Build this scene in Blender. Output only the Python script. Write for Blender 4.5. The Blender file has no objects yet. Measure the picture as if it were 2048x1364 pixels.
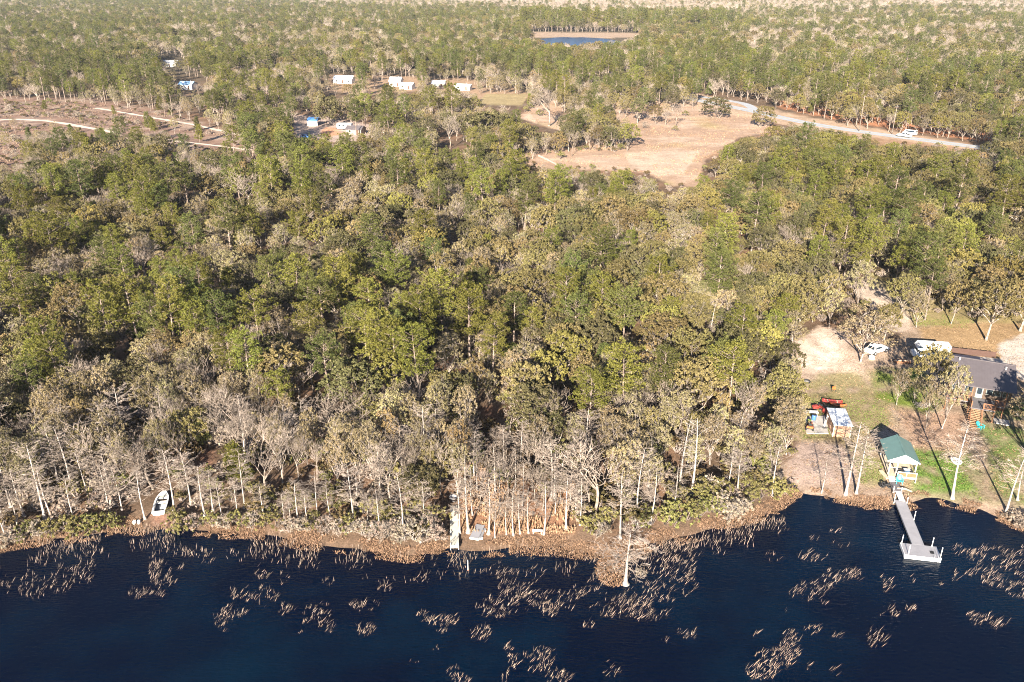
import bpy, math, random
import numpy as np
from mathutils import Vector, Matrix

R = math.radians
PI = math.pi
scene = bpy.context.scene
COL = scene.collection
rng = random.Random(7)
NR = np.random.RandomState(11)

# ------------------------------------------------------------------ camera numbers
CAM_H = 62.0
FPX = 1650.0                                   # focal length in pixels of the 2048 wide photo
PITCH = math.atan(732 / FPX)
SP, CP = math.sin(PITCH), math.cos(PITCH)
LAND = 0.7                                     # height of the flat land above the lake


def at(x, y, z=LAND):
    """photo pixel -> point of the level at height z"""
    t = (y - 682) / FPX
    u = (x - 1024) / FPX
    k = (CAM_H - z) / (SP + t * CP)
    return Vector((k * u, k * (CP - t * SP), z))


def proj(X, Y, Z):
    dz = Z - CAM_H
    d = Y * CP - dz * SP
    up = Y * SP + dz * CP
    return 1024 + FPX * X / d, 682 - FPX * up / d


def height_at(y, Y):
    """height of photo row y on the vertical plane at distance Y"""
    t = (y - 682) / FPX
    k = Y / (CP - t * SP)
    return CAM_H - k * (SP + t * CP)


# ------------------------------------------------------------------ noise in numpy
def _hash(ix, iy, seed):
    h = (ix.astype(np.int64) * 374761393 + iy.astype(np.int64) * 668265263 + seed * 69069) & 0x7fffffff
    h = ((h ^ (h >> 13)) * 1274126177) & 0x7fffffff
    return ((h ^ (h >> 16)) & 0xffff) / 65535.0


def vnoise(x, y, seed=0):
    x = np.asarray(x, dtype=float)
    y = np.asarray(y, dtype=float)
    ix, iy = np.floor(x), np.floor(y)
    fx, fy = x - ix, y - iy
    fx = fx * fx * (3 - 2 * fx)
    fy = fy * fy * (3 - 2 * fy)
    a = _hash(ix, iy, seed)
    b = _hash(ix + 1, iy, seed)
    c = _hash(ix, iy + 1, seed)
    d = _hash(ix + 1, iy + 1, seed)
    return (a * (1 - fx) + b * fx) * (1 - fy) + (c * (1 - fx) + d * fx) * fy


def fbm(x, y, seed=0, o=4):
    s, a, t = 0, 0.5, 0
    for i in range(o):
        s = s + a * vnoise(np.asarray(x) * 2 ** i, np.asarray(y) * 2 ** i, seed + i)
        t += a
        a *= 0.5
    return s / t


def in_poly(px, py, poly):
    px = np.asarray(px)
    py = np.asarray(py)
    ins = np.zeros(px.shape, dtype=bool)
    n = len(poly)
    for i in range(n):
        x1, y1 = poly[i]
        x2, y2 = poly[(i + 1) % n]
        if y1 == y2:
            continue
        c = ((y1 > py) != (y2 > py)) & (px < (x2 - x1) * (py - y1) / (y2 - y1) + x1)
        ins ^= c
    return ins


# ------------------------------------------------------------------ shoreline
SHORE_PX = [(-160, 1120), (0, 1098), (60, 1085), (100, 1078), (200, 1068), (250, 1050), (320, 1048), (400, 1062), (500, 1066),
            (560, 1070), (640, 1082), (700, 1090), (760, 1100), (830, 1112), (895, 1100), (960, 1102), (1040, 1088),
            (1120, 1095), (1200, 1108), (1270, 1102), (1330, 1075), (1420, 1058), (1500, 1035), (1555, 1012), (1590, 985),
            (1650, 988), (1720, 1004), (1790, 1010), (1850, 1000), (1900, 1006), (1960, 1018), (2010, 1042), (2060, 1062),
            (2200, 1110)]
_sp = np.array([tuple(at(x, y, 0.0))[:2] for x, y in SHORE_PX])
_sp = _sp[np.argsort(_sp[:, 0])]
SHX = np.concatenate([[-4000, -90], _sp[:, 0], [110, 4000]])
SHY = np.concatenate([[72, 76], _sp[:, 1], [78, 70]])


def shore_d(X, Y):
    X = np.asarray(X, dtype=float)
    Y = np.asarray(Y, dtype=float)
    n = (fbm(X / 5.0, Y / 5.0, 3, 3) - 0.5) * 2.2
    return (Y - np.interp(X, SHX, SHY)) * 0.93 + n


def ground_h(X, Y):
    d = shore_d(X, Y)
    return np.where(d < 0, np.maximum(-2.5, d * 0.3), LAND * (1 - np.exp(-np.maximum(d, 0) / 2.2)) + 0.0)


# ------------------------------------------------------------------ materials
MATS = {}


def new_mat(name):
    m = bpy.data.materials.new(name)
    m.use_nodes = True
    nt = m.node_tree
    nt.nodes.clear()
    out = nt.nodes.new('ShaderNodeOutputMaterial')
    MATS[name] = m
    return m, nt, out


def plain(name, col, rough=0.6, var=0.12, scale=3.0, metal=0.0, spec=0.4, bump=0.0, stretch=None):
    m, nt, out = new_mat(name)
    b = nt.nodes.new('ShaderNodeBsdfPrincipled')
    b.inputs['Roughness'].default_value = rough
    b.inputs['Metallic'].default_value = metal
    b.inputs['Specular IOR Level'].default_value = spec
    tc = nt.nodes.new('ShaderNodeTexCoord')
    mp = nt.nodes.new('ShaderNodeMapping')
    if stretch:
        mp.inputs['Scale'].default_value = stretch
    no = nt.nodes.new('ShaderNodeTexNoise')
    no.inputs['Scale'].default_value = scale
    no.inputs['Detail'].default_value = 5
    no.inputs['Roughness'].default_value = 0.65
    rp = nt.nodes.new('ShaderNodeMapRange')
    rp.inputs[1].default_value = 0.3
    rp.inputs[2].default_value = 0.7
    rp.inputs[3].default_value = 1 - var
    rp.inputs[4].default_value = 1 + var
    mx = nt.nodes.new('ShaderNodeVectorMath')
    mx.operation = 'SCALE'
    mx.inputs[0].default_value = col
    nt.links.new(tc.outputs['Object'], mp.inputs[0])
    nt.links.new(mp.outputs[0], no.inputs['Vector'])
    nt.links.new(no.outputs['Fac'], rp.inputs[0])
    nt.links.new(rp.outputs[0], mx.inputs['Scale'])
    nt.links.new(mx.outputs[0], b.inputs['Base Color'])
    if bump:
        bp = nt.nodes.new('ShaderNodeBump')
        bp.inputs['Strength'].default_value = bump
        bp.inputs['Distance'].default_value = 0.03
        nt.links.new(no.outputs['Fac'], bp.inputs['Height'])
        nt.links.new(bp.outputs[0], b.inputs['Normal'])
    nt.links.new(b.outputs[0], out.inputs[0])
    return m


def ribbed(name, col, axis='X', freq=4.0, rough=0.45, metal=0.0, strength=0.5, var=0.1, lines=0.15):
    """sheet metal ribs or boards: a wave along one axis, dark joint lines"""
    m = plain(name, col, rough, var, 1.2, metal)
    nt = m.node_tree
    b = [n for n in nt.nodes if n.type == 'BSDF_PRINCIPLED'][0]
    tc = [n for n in nt.nodes if n.type == 'TEX_COORD'][0]
    wv = nt.nodes.new('ShaderNodeTexWave')
    wv.bands_direction = axis
    wv.wave_profile = 'SAW'
    wv.inputs['Scale'].default_value = freq / 3.1416 / 2 * 1.0 * 3.1416
    wv.inputs['Distortion'].default_value = 0.0
    nt.links.new(tc.outputs['Object'], wv.inputs['Vector'])
    rp = nt.nodes.new('ShaderNodeMapRange')
    rp.inputs[1].default_value = 0.0
    rp.inputs[2].default_value = 0.14
    rp.inputs[3].default_value = 1 - lines * 2.5
    rp.inputs[4].default_value = 1
    nt.links.new(wv.outputs['Fac'], rp.inputs[0])
    src = b.inputs['Base Color'].links[0].from_socket
    mx = nt.nodes.new('ShaderNodeVectorMath')
    mx.operation = 'SCALE'
    nt.links.new(src, mx.inputs[0])
    nt.links.new(rp.outputs[0], mx.inputs['Scale'])
    nt.links.new(mx.outputs[0], b.inputs['Base Color'])
    bp = nt.nodes.new('ShaderNodeBump')
    bp.inputs['Strength'].default_value = strength
    bp.inputs['Distance'].default_value = 0.03
    nt.links.new(rp.outputs[0], bp.inputs['Height'])
    nt.links.new(bp.outputs[0], b.inputs['Normal'])
    return m


def leaf_mat(name, c1, c2, trans=0.16, objvar=0.25):
    """each leaf card its own tint between c1 and c2, each tree a shift of its own"""
    m, nt, out = new_mat(name)
    g = nt.nodes.new('ShaderNodeNewGeometry')
    oi = nt.nodes.new('ShaderNodeObjectInfo')
    mix = nt.nodes.new('ShaderNodeMix')
    mix.data_type = 'RGBA'
    mix.inputs[6].default_value = (*c1, 1)
    mix.inputs[7].default_value = (*c2, 1)
    nt.links.new(g.outputs['Random Per Island'], mix.inputs[0])
    hs = nt.nodes.new('ShaderNodeHueSaturation')
    r1 = nt.nodes.new('ShaderNodeMapRange')
    r1.inputs[3].default_value = 1 - objvar
    r1.inputs[4].default_value = 1 + objvar
    nt.links.new(oi.outputs['Random'], r1.inputs[0])
    nt.links.new(r1.outputs[0], hs.inputs['Value'])
    ml = nt.nodes.new('ShaderNodeMath')
    ml.operation = 'MULTIPLY'
    ml.inputs[1].default_value = 7.31
    fr = nt.nodes.new('ShaderNodeMath')
    fr.operation = 'FRACT'
    nt.links.new(oi.outputs['Random'], ml.inputs[0])
    nt.links.new(ml.outputs[0], fr.inputs[0])
    r2 = nt.nodes.new('ShaderNodeMapRange')
    r2.inputs[3].default_value = 0.478
    r2.inputs[4].default_value = 0.518
    nt.links.new(fr.outputs[0], r2.inputs[0])
    nt.links.new(r2.outputs[0], hs.inputs['Hue'])
    nt.links.new(mix.outputs[2], hs.inputs['Color'])
    d = nt.nodes.new('ShaderNodeBsdfDiffuse')
    t = nt.nodes.new('ShaderNodeBsdfTranslucent')
    nt.links.new(hs.outputs[0], d.inputs[0])
    nt.links.new(hs.outputs[0], t.inputs[0])
    ms = nt.nodes.new('ShaderNodeMixShader')
    ms.inputs[0].default_value = trans
    nt.links.new(d.outputs[0], ms.inputs[1])
    nt.links.new(t.outputs[0], ms.inputs[2])
    nt.links.new(ms.outputs[0], out.inputs[0])
    return m


def bark_mat(name, c1, c2):
    m, nt, out = new_mat(name)
    tc = nt.nodes.new('ShaderNodeTexCoord')
    no = nt.nodes.new('ShaderNodeTexNoise')
    no.inputs['Scale'].default_value = 1.6
    no.inputs['Detail'].default_value = 4
    mix = nt.nodes.new('ShaderNodeMix')
    mix.data_type = 'RGBA'
    mix.inputs[6].default_value = (*c1, 1)
    mix.inputs[7].default_value = (*c2, 1)
    rp = nt.nodes.new('ShaderNodeMapRange')
    rp.inputs[1].default_value = 0.35
    rp.inputs[2].default_value = 0.65
    nt.links.new(tc.outputs['Object'], no.inputs['Vector'])
    nt.links.new(no.outputs['Fac'], rp.inputs[0])
    nt.links.new(rp.outputs[0], mix.inputs[0])
    oi = nt.nodes.new('ShaderNodeObjectInfo')
    r1 = nt.nodes.new('ShaderNodeMapRange')
    r1.inputs[3].default_value = 0.8
    r1.inputs[4].default_value = 1.2
    nt.links.new(oi.outputs['Random'], r1.inputs[0])
    sc = nt.nodes.new('ShaderNodeVectorMath')
    sc.operation = 'SCALE'
    nt.links.new(mix.outputs[2], sc.inputs[0])
    nt.links.new(r1.outputs[0], sc.inputs['Scale'])
    d = nt.nodes.new('ShaderNodeBsdfDiffuse')
    nt.links.new(sc.outputs[0], d.inputs[0])
    nt.links.new(d.outputs[0], out.inputs[0])
    return m


def ground_material(name='ground'):
    m, nt, out = new_mat(name)
    at_ = nt.nodes.new('ShaderNodeVertexColor')
    at_.layer_name = 'soil'
    tc = nt.nodes.new('ShaderNodeTexCoord')
    b = nt.nodes.new('ShaderNodeBsdfPrincipled')
    b.inputs['Roughness'].default_value = 0.95
    b.inputs['Specular IOR Level'].default_value = 0.05
    fac = None
    for sc, lo, hi in ((0.13, 0.82, 1.2), (0.9, 0.78, 1.24), (4.0, 0.6, 1.4)):
        no = nt.nodes.new('ShaderNodeTexNoise')
        no.inputs['Scale'].default_value = sc
        no.inputs['Detail'].default_value = 4
        no.inputs['Roughness'].default_value = 0.7
        nt.links.new(tc.outputs['Object'], no.inputs['Vector'])
        rp = nt.nodes.new('ShaderNodeMapRange')
        rp.inputs[1].default_value = 0.3
        rp.inputs[2].default_value = 0.7
        rp.inputs[3].default_value = lo
        rp.inputs[4].default_value = hi
        nt.links.new(no.outputs['Fac'], rp.inputs[0])
        if fac is None:
            fac = rp.outputs[0]
        else:
            mu = nt.nodes.new('ShaderNodeMath')
            mu.operation = 'MULTIPLY'
            nt.links.new(fac, mu.inputs[0])
            nt.links.new(rp.outputs[0], mu.inputs[1])
            fac = mu.outputs[0]
    bp = nt.nodes.new('ShaderNodeBump')
    bp.inputs['Strength'].default_value = 0.7
    bp.inputs['Distance'].default_value = 0.12
    nt.links.new(no.outputs['Fac'], bp.inputs['Height'])
    nt.links.new(bp.outputs[0], b.inputs['Normal'])
    mx = nt.nodes.new('ShaderNodeVectorMath')
    mx.operation = 'SCALE'
    nt.links.new(at_.outputs['Color'], mx.inputs[0])
    nt.links.new(fac, mx.inputs['Scale'])
    nt.links.new(mx.outputs[0], b.inputs['Base Color'])
    nt.links.new(b.outputs[0], out.inputs[0])
    return m


def water_material():
    m, nt, out = new_mat('lake_water')
    b = nt.nodes.new('ShaderNodeBsdfPrincipled')
    b.inputs['Roughness'].default_value = 0.06
    b.inputs['IOR'].default_value = 1.33
    b.inputs['Specular IOR Level'].default_value = 0.22
    tc = nt.nodes.new('ShaderNodeTexCoord')
    n0 = nt.nodes.new('ShaderNodeTexNoise')
    n0.inputs['Scale'].default_value = 0.06
    n0.inputs['Detail'].default_value = 5
    n0.inputs['Roughness'].default_value = 0.62
    mix = nt.nodes.new('ShaderNodeMix')
    mix.data_type = 'RGBA'
    mix.inputs[6].default_value = (0.0001, 0.0024, 0.0110, 1)
    mix.inputs[7].default_value = (0.0001, 0.0078, 0.0205, 1)
    rp = nt.nodes.new('ShaderNodeMapRange')
    rp.inputs[1].default_value = 0.44
    rp.inputs[2].default_value = 0.68
    nt.links.new(tc.outputs['Object'], n0.inputs['Vector'])
    nt.links.new(n0.outputs['Fac'], rp.inputs[0])
    nt.links.new(rp.outputs[0], mix.inputs[0])
    nt.links.new(mix.outputs[2], b.inputs['Base Color'])
    mp = nt.nodes.new('ShaderNodeMapping')
    mp.inputs['Scale'].default_value = (0.7, 2.4, 1)
    mp.inputs['Rotation'].default_value = (0, 0, R(7))
    n1 = nt.nodes.new('ShaderNodeTexNoise')
    n1.inputs['Scale'].default_value = 1.5
    n1.inputs['Detail'].default_value = 3
    nt.links.new(tc.outputs['Object'], mp.inputs[0])
    nt.links.new(mp.outputs[0], n1.inputs['Vector'])
    bp = nt.nodes.new('ShaderNodeBump')
    bp.inputs['Strength'].default_value = 0.7
    bp.inputs['Distance'].default_value = 0.12
    nt.links.new(n1.outputs['Fac'], bp.inputs['Height'])
    nt.links.new(bp.outputs[0], b.inputs['Normal'])
    nt.links.new(b.outputs[0], out.inputs[0])
    return m


def glass_mat(name, col=(0.02, 0.03, 0.04)):
    m, nt, out = new_mat(name)
    b = nt.nodes.new('ShaderNodeBsdfPrincipled')
    b.inputs['Base Color'].default_value = (*col, 1)
    b.inputs['Roughness'].default_value = 0.08
    b.inputs['Specular IOR Level'].default_value = 0.6
    nt.links.new(b.outputs[0], out.inputs[0])
    return m


M_GROUND = ground_material()
M_WATER = water_material()
M_POND = plain('pond_water', (0.012, 0.026, 0.055), 0.3, 0.2, 0.05)
M_GLASS = glass_mat('dark_glass')
M_WHITE = plain('white_paint', (0.8, 0.8, 0.78), 0.4, 0.07, 2.0)
M_OFFWHITE = plain('weathered_white', (0.66, 0.62, 0.54), 0.6, 0.16, 3.0)
M_CREAM = ribbed('cream_boards', (0.62, 0.58, 0.48), 'Y', 5.0, 0.7)
M_GREYDECK = ribbed('grey_decking', (0.30, 0.295, 0.315), 'Y', 6.0, 0.7, lines=0.12)
M_GREYDECKX = ribbed('grey_decking_cross', (0.29, 0.285, 0.305), 'X', 6.0, 0.7, lines=0.12)
M_DARKDECK = ribbed('dark_decking', (0.15, 0.14, 0.15), 'Y', 6.0, 0.75)
M_GREENROOF = ribbed('green_metal_roof', (0.12, 0.205, 0.19), 'Y', 3.2, 0.42, strength=0.35, lines=0.07)
M_BROWNROOF = ribbed('brown_metal_roof', (0.115, 0.10, 0.105), 'X', 3.0, 0.5, strength=0.3, lines=0.08)
M_WHITEROOF = ribbed('white_metal_roof', (0.74, 0.77, 0.80), 'X', 3.0, 0.4, strength=0.3, lines=0.05)
M_TAN = ribbed('tan_siding', (0.38, 0.22, 0.14), 'X', 4.0, 0.7, lines=0.06)
M_WOOD = ribbed('brown_wood', (0.22, 0.105, 0.055), 'X', 7.0, 0.75)
M_DARKWOOD = plain('dark_brown_wood', (0.10, 0.055, 0.035), 0.8, 0.25, 3.0)
M_PALEWOOD = plain('pale_wood', (0.55, 0.45, 0.33), 0.75, 0.2, 3.0)
M_LOG = ribbed('shaded_log_siding', (0.085, 0.058, 0.042), 'Z', 5.0, 0.8)  # brown wall wood, darkened to carry the tree shade on the porch front
M_TRIM = plain('shaded_green_trim', (0.24, 0.27, 0.24), 0.6)  # greenish frames, dimmed in colour for the shade under the porch
M_SIDING = ribbed('grey_siding', (0.24, 0.20, 0.17), 'Z', 5.0, 0.7)
M_WHITESIDING = ribbed('white_siding', (0.72, 0.71, 0.68), 'Z', 4.0, 0.6)
M_REDWOOD = plain('red_stained_wood', (0.40, 0.11, 0.05), 0.6, 0.2, 3.0)
M_CONCRETE = plain('concrete', (0.42, 0.39, 0.36), 0.85, 0.22, 1.2, bump=0.3)
M_ASPHALT = plain('pale_asphalt', (0.36, 0.375, 0.40), 0.9, 0.15, 0.4)
M_SAND = plain('sandy_track', (0.62, 0.51, 0.41), 0.95, 0.2, 0.35)
M_BLACK = plain('black_rubber', (0.02, 0.02, 0.022), 0.8, 0.2, 3.0)
M_TEAL = plain('teal_plastic', (0.04, 0.42, 0.45), 0.45, 0.1, 3.0)
M_BLUE = plain('blue_plastic', (0.05, 0.14, 0.34), 0.45, 0.15, 3.0)
M_LBLUE = plain('pale_blue_plastic', (0.25, 0.42, 0.62), 0.45, 0.1, 3.0)
M_RED = plain('red_paint', (0.30, 0.045, 0.035), 0.45, 0.2, 3.0)
M_SHADERED = plain('shaded_red_paint', (0.22, 0.035, 0.03), 0.5, 0.2, 3.0)  # canoe red with the shed's shadow put into the colour
M_ORANGE = plain('orange_paint', (0.45, 0.13, 0.04), 0.45, 0.2, 3.0)
M_GREEN = plain('lime_plastic', (0.22, 0.48, 0.05), 0.5, 0.15, 3.0)
M_GREY = plain('grey_metal', (0.35, 0.36, 0.38), 0.4, 0.1, 3.0, metal=0.3)
M_BOATIN = plain('grey_boat_carpet', (0.09, 0.10, 0.125), 0.9, 0.2, 4.0)
M_TERRACOTTA = plain('red_lamp_glass', (0.4, 0.03, 0.02), 0.3, 0.1, 3.0)

BARK_PINE = bark_mat('pine_bark', (0.16, 0.12, 0.10), (0.30, 0.24, 0.20))
BARK_OAK = bark_mat('oak_bark', (0.17, 0.14, 0.115), (0.33, 0.28, 0.235))
BARK_CYP = bark_mat('cypress_bark', (0.27, 0.235, 0.205), (0.45, 0.395, 0.35))
BARK_BARE = bark_mat('leafless_bark', (0.205, 0.165, 0.135), (0.37, 0.305, 0.252))
BARK_DARK = bark_mat('shrub_bark', (0.20, 0.16, 0.14), (0.32, 0.27, 0.24))

BARK_SCRUB = bark_mat('scrub_oak_bark', (0.20, 0.165, 0.14), (0.40, 0.34, 0.295))
BARK_TWIG = bark_mat('cypress_twigs', (0.23, 0.187, 0.155), (0.41, 0.34, 0.288))
LEAF = {
    'pine_bright': leaf_mat('bright_pine_needles', (0.080, 0.085, 0.017), (0.18, 0.178, 0.043)),
    'pine_deep': leaf_mat('deep_pine_needles', (0.055, 0.064, 0.020), (0.125, 0.132, 0.042)),
    'oak_olive': leaf_mat('olive_oak_leaves', (0.100, 0.085, 0.032), (0.215, 0.175, 0.078)),
    'oak_dark': leaf_mat('dark_oak_leaves', (0.058, 0.056, 0.025), (0.135, 0.122, 0.058)),
    'oak_yellow': leaf_mat('yellow_green_leaves', (0.130, 0.118, 0.032), (0.245, 0.215, 0.068)),
    'scrub_tan': leaf_mat('tan_leaves', (0.165, 0.137, 0.068), (0.31, 0.255, 0.140)),
    'scrub_grey': leaf_mat('grey_olive_leaves', (0.130, 0.111, 0.058), (0.25, 0.21, 0.12)),
    'scrub_rust': leaf_mat('rusty_leaves', (0.175, 0.135, 0.055), (0.285, 0.22, 0.10)),
    'shrub_olive': leaf_mat('olive_shrub_leaves', (0.115, 0.11, 0.036), (0.225, 0.205, 0.08)),
    'shrub_grey': leaf_mat('grey_shrub_twigs', (0.20, 0.155, 0.115), (0.33, 0.27, 0.21)),
    'dead_fern': leaf_mat('orange_dead_ferns', (0.10, 0.066, 0.042), (0.42, 0.29, 0.175), 0.2, 0.0),
    'reed': leaf_mat('dry_reeds', (0.17, 0.128, 0.10), (0.50, 0.385, 0.31), 0.15, 0.0),
    'under': leaf_mat('undergrowth_leaves', (0.06, 0.05, 0.022), (0.15, 0.11, 0.055)),
    'grass': leaf_mat('lawn_grass_blades', (0.085, 0.115, 0.025), (0.19, 0.215, 0.06), 0.2, 0.0),
    'litter': leaf_mat('fallen_leaves', (0.09, 0.06, 0.042), (0.26, 0.17, 0.11), 0.1, 0.0),
    'weeds': leaf_mat('brown_weeds', (0.12, 0.082, 0.062), (0.29, 0.20, 0.145), 0.2, 0.0),
    'drygrass': leaf_mat('dry_grass_blades', (0.26, 0.17, 0.09), (0.44, 0.32, 0.19), 0.2, 0.0),
}


# ------------------------------------------------------------------ object helpers
def link(o):
    COL.objects.link(o)
    return o


def tag(o, label=None, cat=None, group=None, kind=None):
    if label:
        o['label'] = label
    if cat:
        o['category'] = cat
    if group:
        o['group'] = group
    if kind:
        o['kind'] = kind
    return o


def thing(name, label, cat, loc=(0, 0, 0), rz=0.0, group=None):
    o = bpy.data.objects.new(name, None)
    o.empty_display_size = 0.3
    o.location = loc
    o.rotation_euler = (0, 0, rz)
    link(o)
    return tag(o, label, cat, group)


class MB:
    """collects faces; builds ONE mesh"""

    def __init__(self):
        self.v = []
        self.f = []

    def quad(self, *p):
        n = len(self.v)
        self.v += [tuple(q) for q in p]
        self.f.append(tuple(range(n, n + len(p))))
        return self

    def box(self, x0, x1, y0, y1, z0, z1):
        n = len(self.v)
        self.v += [(x0, y0, z0), (x1, y0, z0), (x1, y1, z0), (x0, y1, z0), (x0, y0, z1), (x1, y0, z1), (x1, y1, z1), (x0, y1, z1)]
        for f in ((0, 3, 2, 1), (4, 5, 6, 7), (0, 1, 5, 4), (1, 2, 6, 5), (2, 3, 7, 6), (3, 0, 4, 7)):
            self.f.append(tuple(n + i for i in f))
        return self

    def bar(self, p, q, w, h=None):
        """square bar from p to q"""
        h = h or w
        p, q = Vector(p), Vector(q)
        d = (q - p).normalized()
        up = Vector((0, 0, 1)) if abs(d.z) < 0.95 else Vector((0, 1, 0))
        s = d.cross(up).normalized() * w / 2
        t = s.cross(d).normalized() * h / 2
        n = len(self.v)
        for c in (p, q):
            for a, b in ((-1, -1), (1, -1), (1, 1), (-1, 1)):
                self.v.append(tuple(c + s * a + t * b))
        for f in ((0, 3, 2, 1), (4, 5, 6, 7), (0, 1, 5, 4), (1, 2, 6, 5), (2, 3, 7, 6), (3, 0, 4, 7)):
            self.f.append(tuple(n + i for i in f))
        return self

    def prism(self, poly, x0, x1):
        """polygon in (y, z) extruded along x"""
        n = len(self.v)
        k = len(poly)
        self.v += [(x0, y, z) for y, z in poly] + [(x1, y, z) for y, z in poly]
        self.f.append(tuple(n + i for i in range(k)))
        self.f.append(tuple(n + k + i for i in reversed(range(k))))
        for i in range(k):
            j = (i + 1) % k
            self.f.append((n + j, n + i, n + k + i, n + k + j))
        return self

    def loft(self, rings, caps=True):
        n = len(self.v)
        k = len(rings[0])
        for r in rings:
            self.v += [tuple(p) for p in r]
        for a in range(len(rings) - 1):
            for i in range(k):
                j = (i + 1) % k
                self.f.append((n + a * k + i, n + a * k + j, n + (a + 1) * k + j, n + (a + 1) * k + i))
        if caps:
            self.f.append(tuple(n + i for i in reversed(range(k))))
            self.f.append(tuple(n + (len(rings) - 1) * k + i for i in range(k)))
        return self

    def lathe(self, c, prof, seg=16, axis='Z'):
        rings = []
        for r, z in prof:
            ring = []
            for i in range(seg):
                a = 2 * PI * i / seg
                x, y = r * math.cos(a), r * math.sin(a)
                if axis == 'Z':
                    ring.append((c[0] + x, c[1] + y, c[2] + z))
                elif axis == 'X':
                    ring.append((c[0] + z, c[1] + x, c[2] + y))
                else:
                    ring.append((c[0] + y, c[1] + z, c[2] + x))
            rings.append(ring)
        return self.loft(rings)

    def tube(self, pts, rad, seg=5):
        pts = [Vector(p) for p in pts]
        rings = []
        for i, p in enumerate(pts):
            d = (pts[min(i + 1, len(pts) - 1)] - pts[max(i - 1, 0)]).normalized()
            up = Vector((0, 0, 1)) if abs(d.z) < 0.9 else Vector((1, 0, 0))
            s = d.cross(up).normalized()
            t = s.cross(d)
            r = rad[i] if isinstance(rad, (list, tuple)) else rad
            rings.append([p + (s * math.cos(2 * PI * k / seg) + t * math.sin(2 * PI * k / seg)) * r for k in range(seg)])
        return self.loft(rings, caps=True)

    def torus(self, c, Rm, r, seg=24, sides=8):
        n = len(self.v)
        for i in range(seg):
            a = 2 * PI * i / seg
            for k in range(sides):
                b = 2 * PI * k / sides
                q = Rm + r * math.cos(b)
                self.v.append((c[0] + q * math.cos(a), c[1] + q * math.sin(a), c[2] + r * math.sin(b)))
        for i in range(seg):
            for k in range(sides):
                i2, k2 = (i + 1) % seg, (k + 1) % sides
                self.f.append((n + i * sides + k, n + i2 * sides + k, n + i2 * sides + k2, n + i * sides + k2))
        return self

    def mesh(self, name, mat, smooth=False):
        me = bpy.data.meshes.new(name)
        me.from_pydata(self.v, [], self.f)
        if mat:
            me.materials.append(mat)
        if smooth:
            me.polygons.foreach_set('use_smooth', [True] * len(me.polygons))
        me.update()
        return me

    def build(self, name, mat, parent=None, smooth=False, bevel=0.0, label=None):
        o = bpy.data.objects.new(name, self.mesh(name, mat, smooth))
        link(o)
        if parent:
            o.parent = parent
        if bevel:
            b = o.modifiers.new('bevel', 'BEVEL')
            b.width = bevel
            b.segments = 2
            b.limit_method = 'ANGLE'
        if label:
            o['label'] = label
        return o


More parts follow.
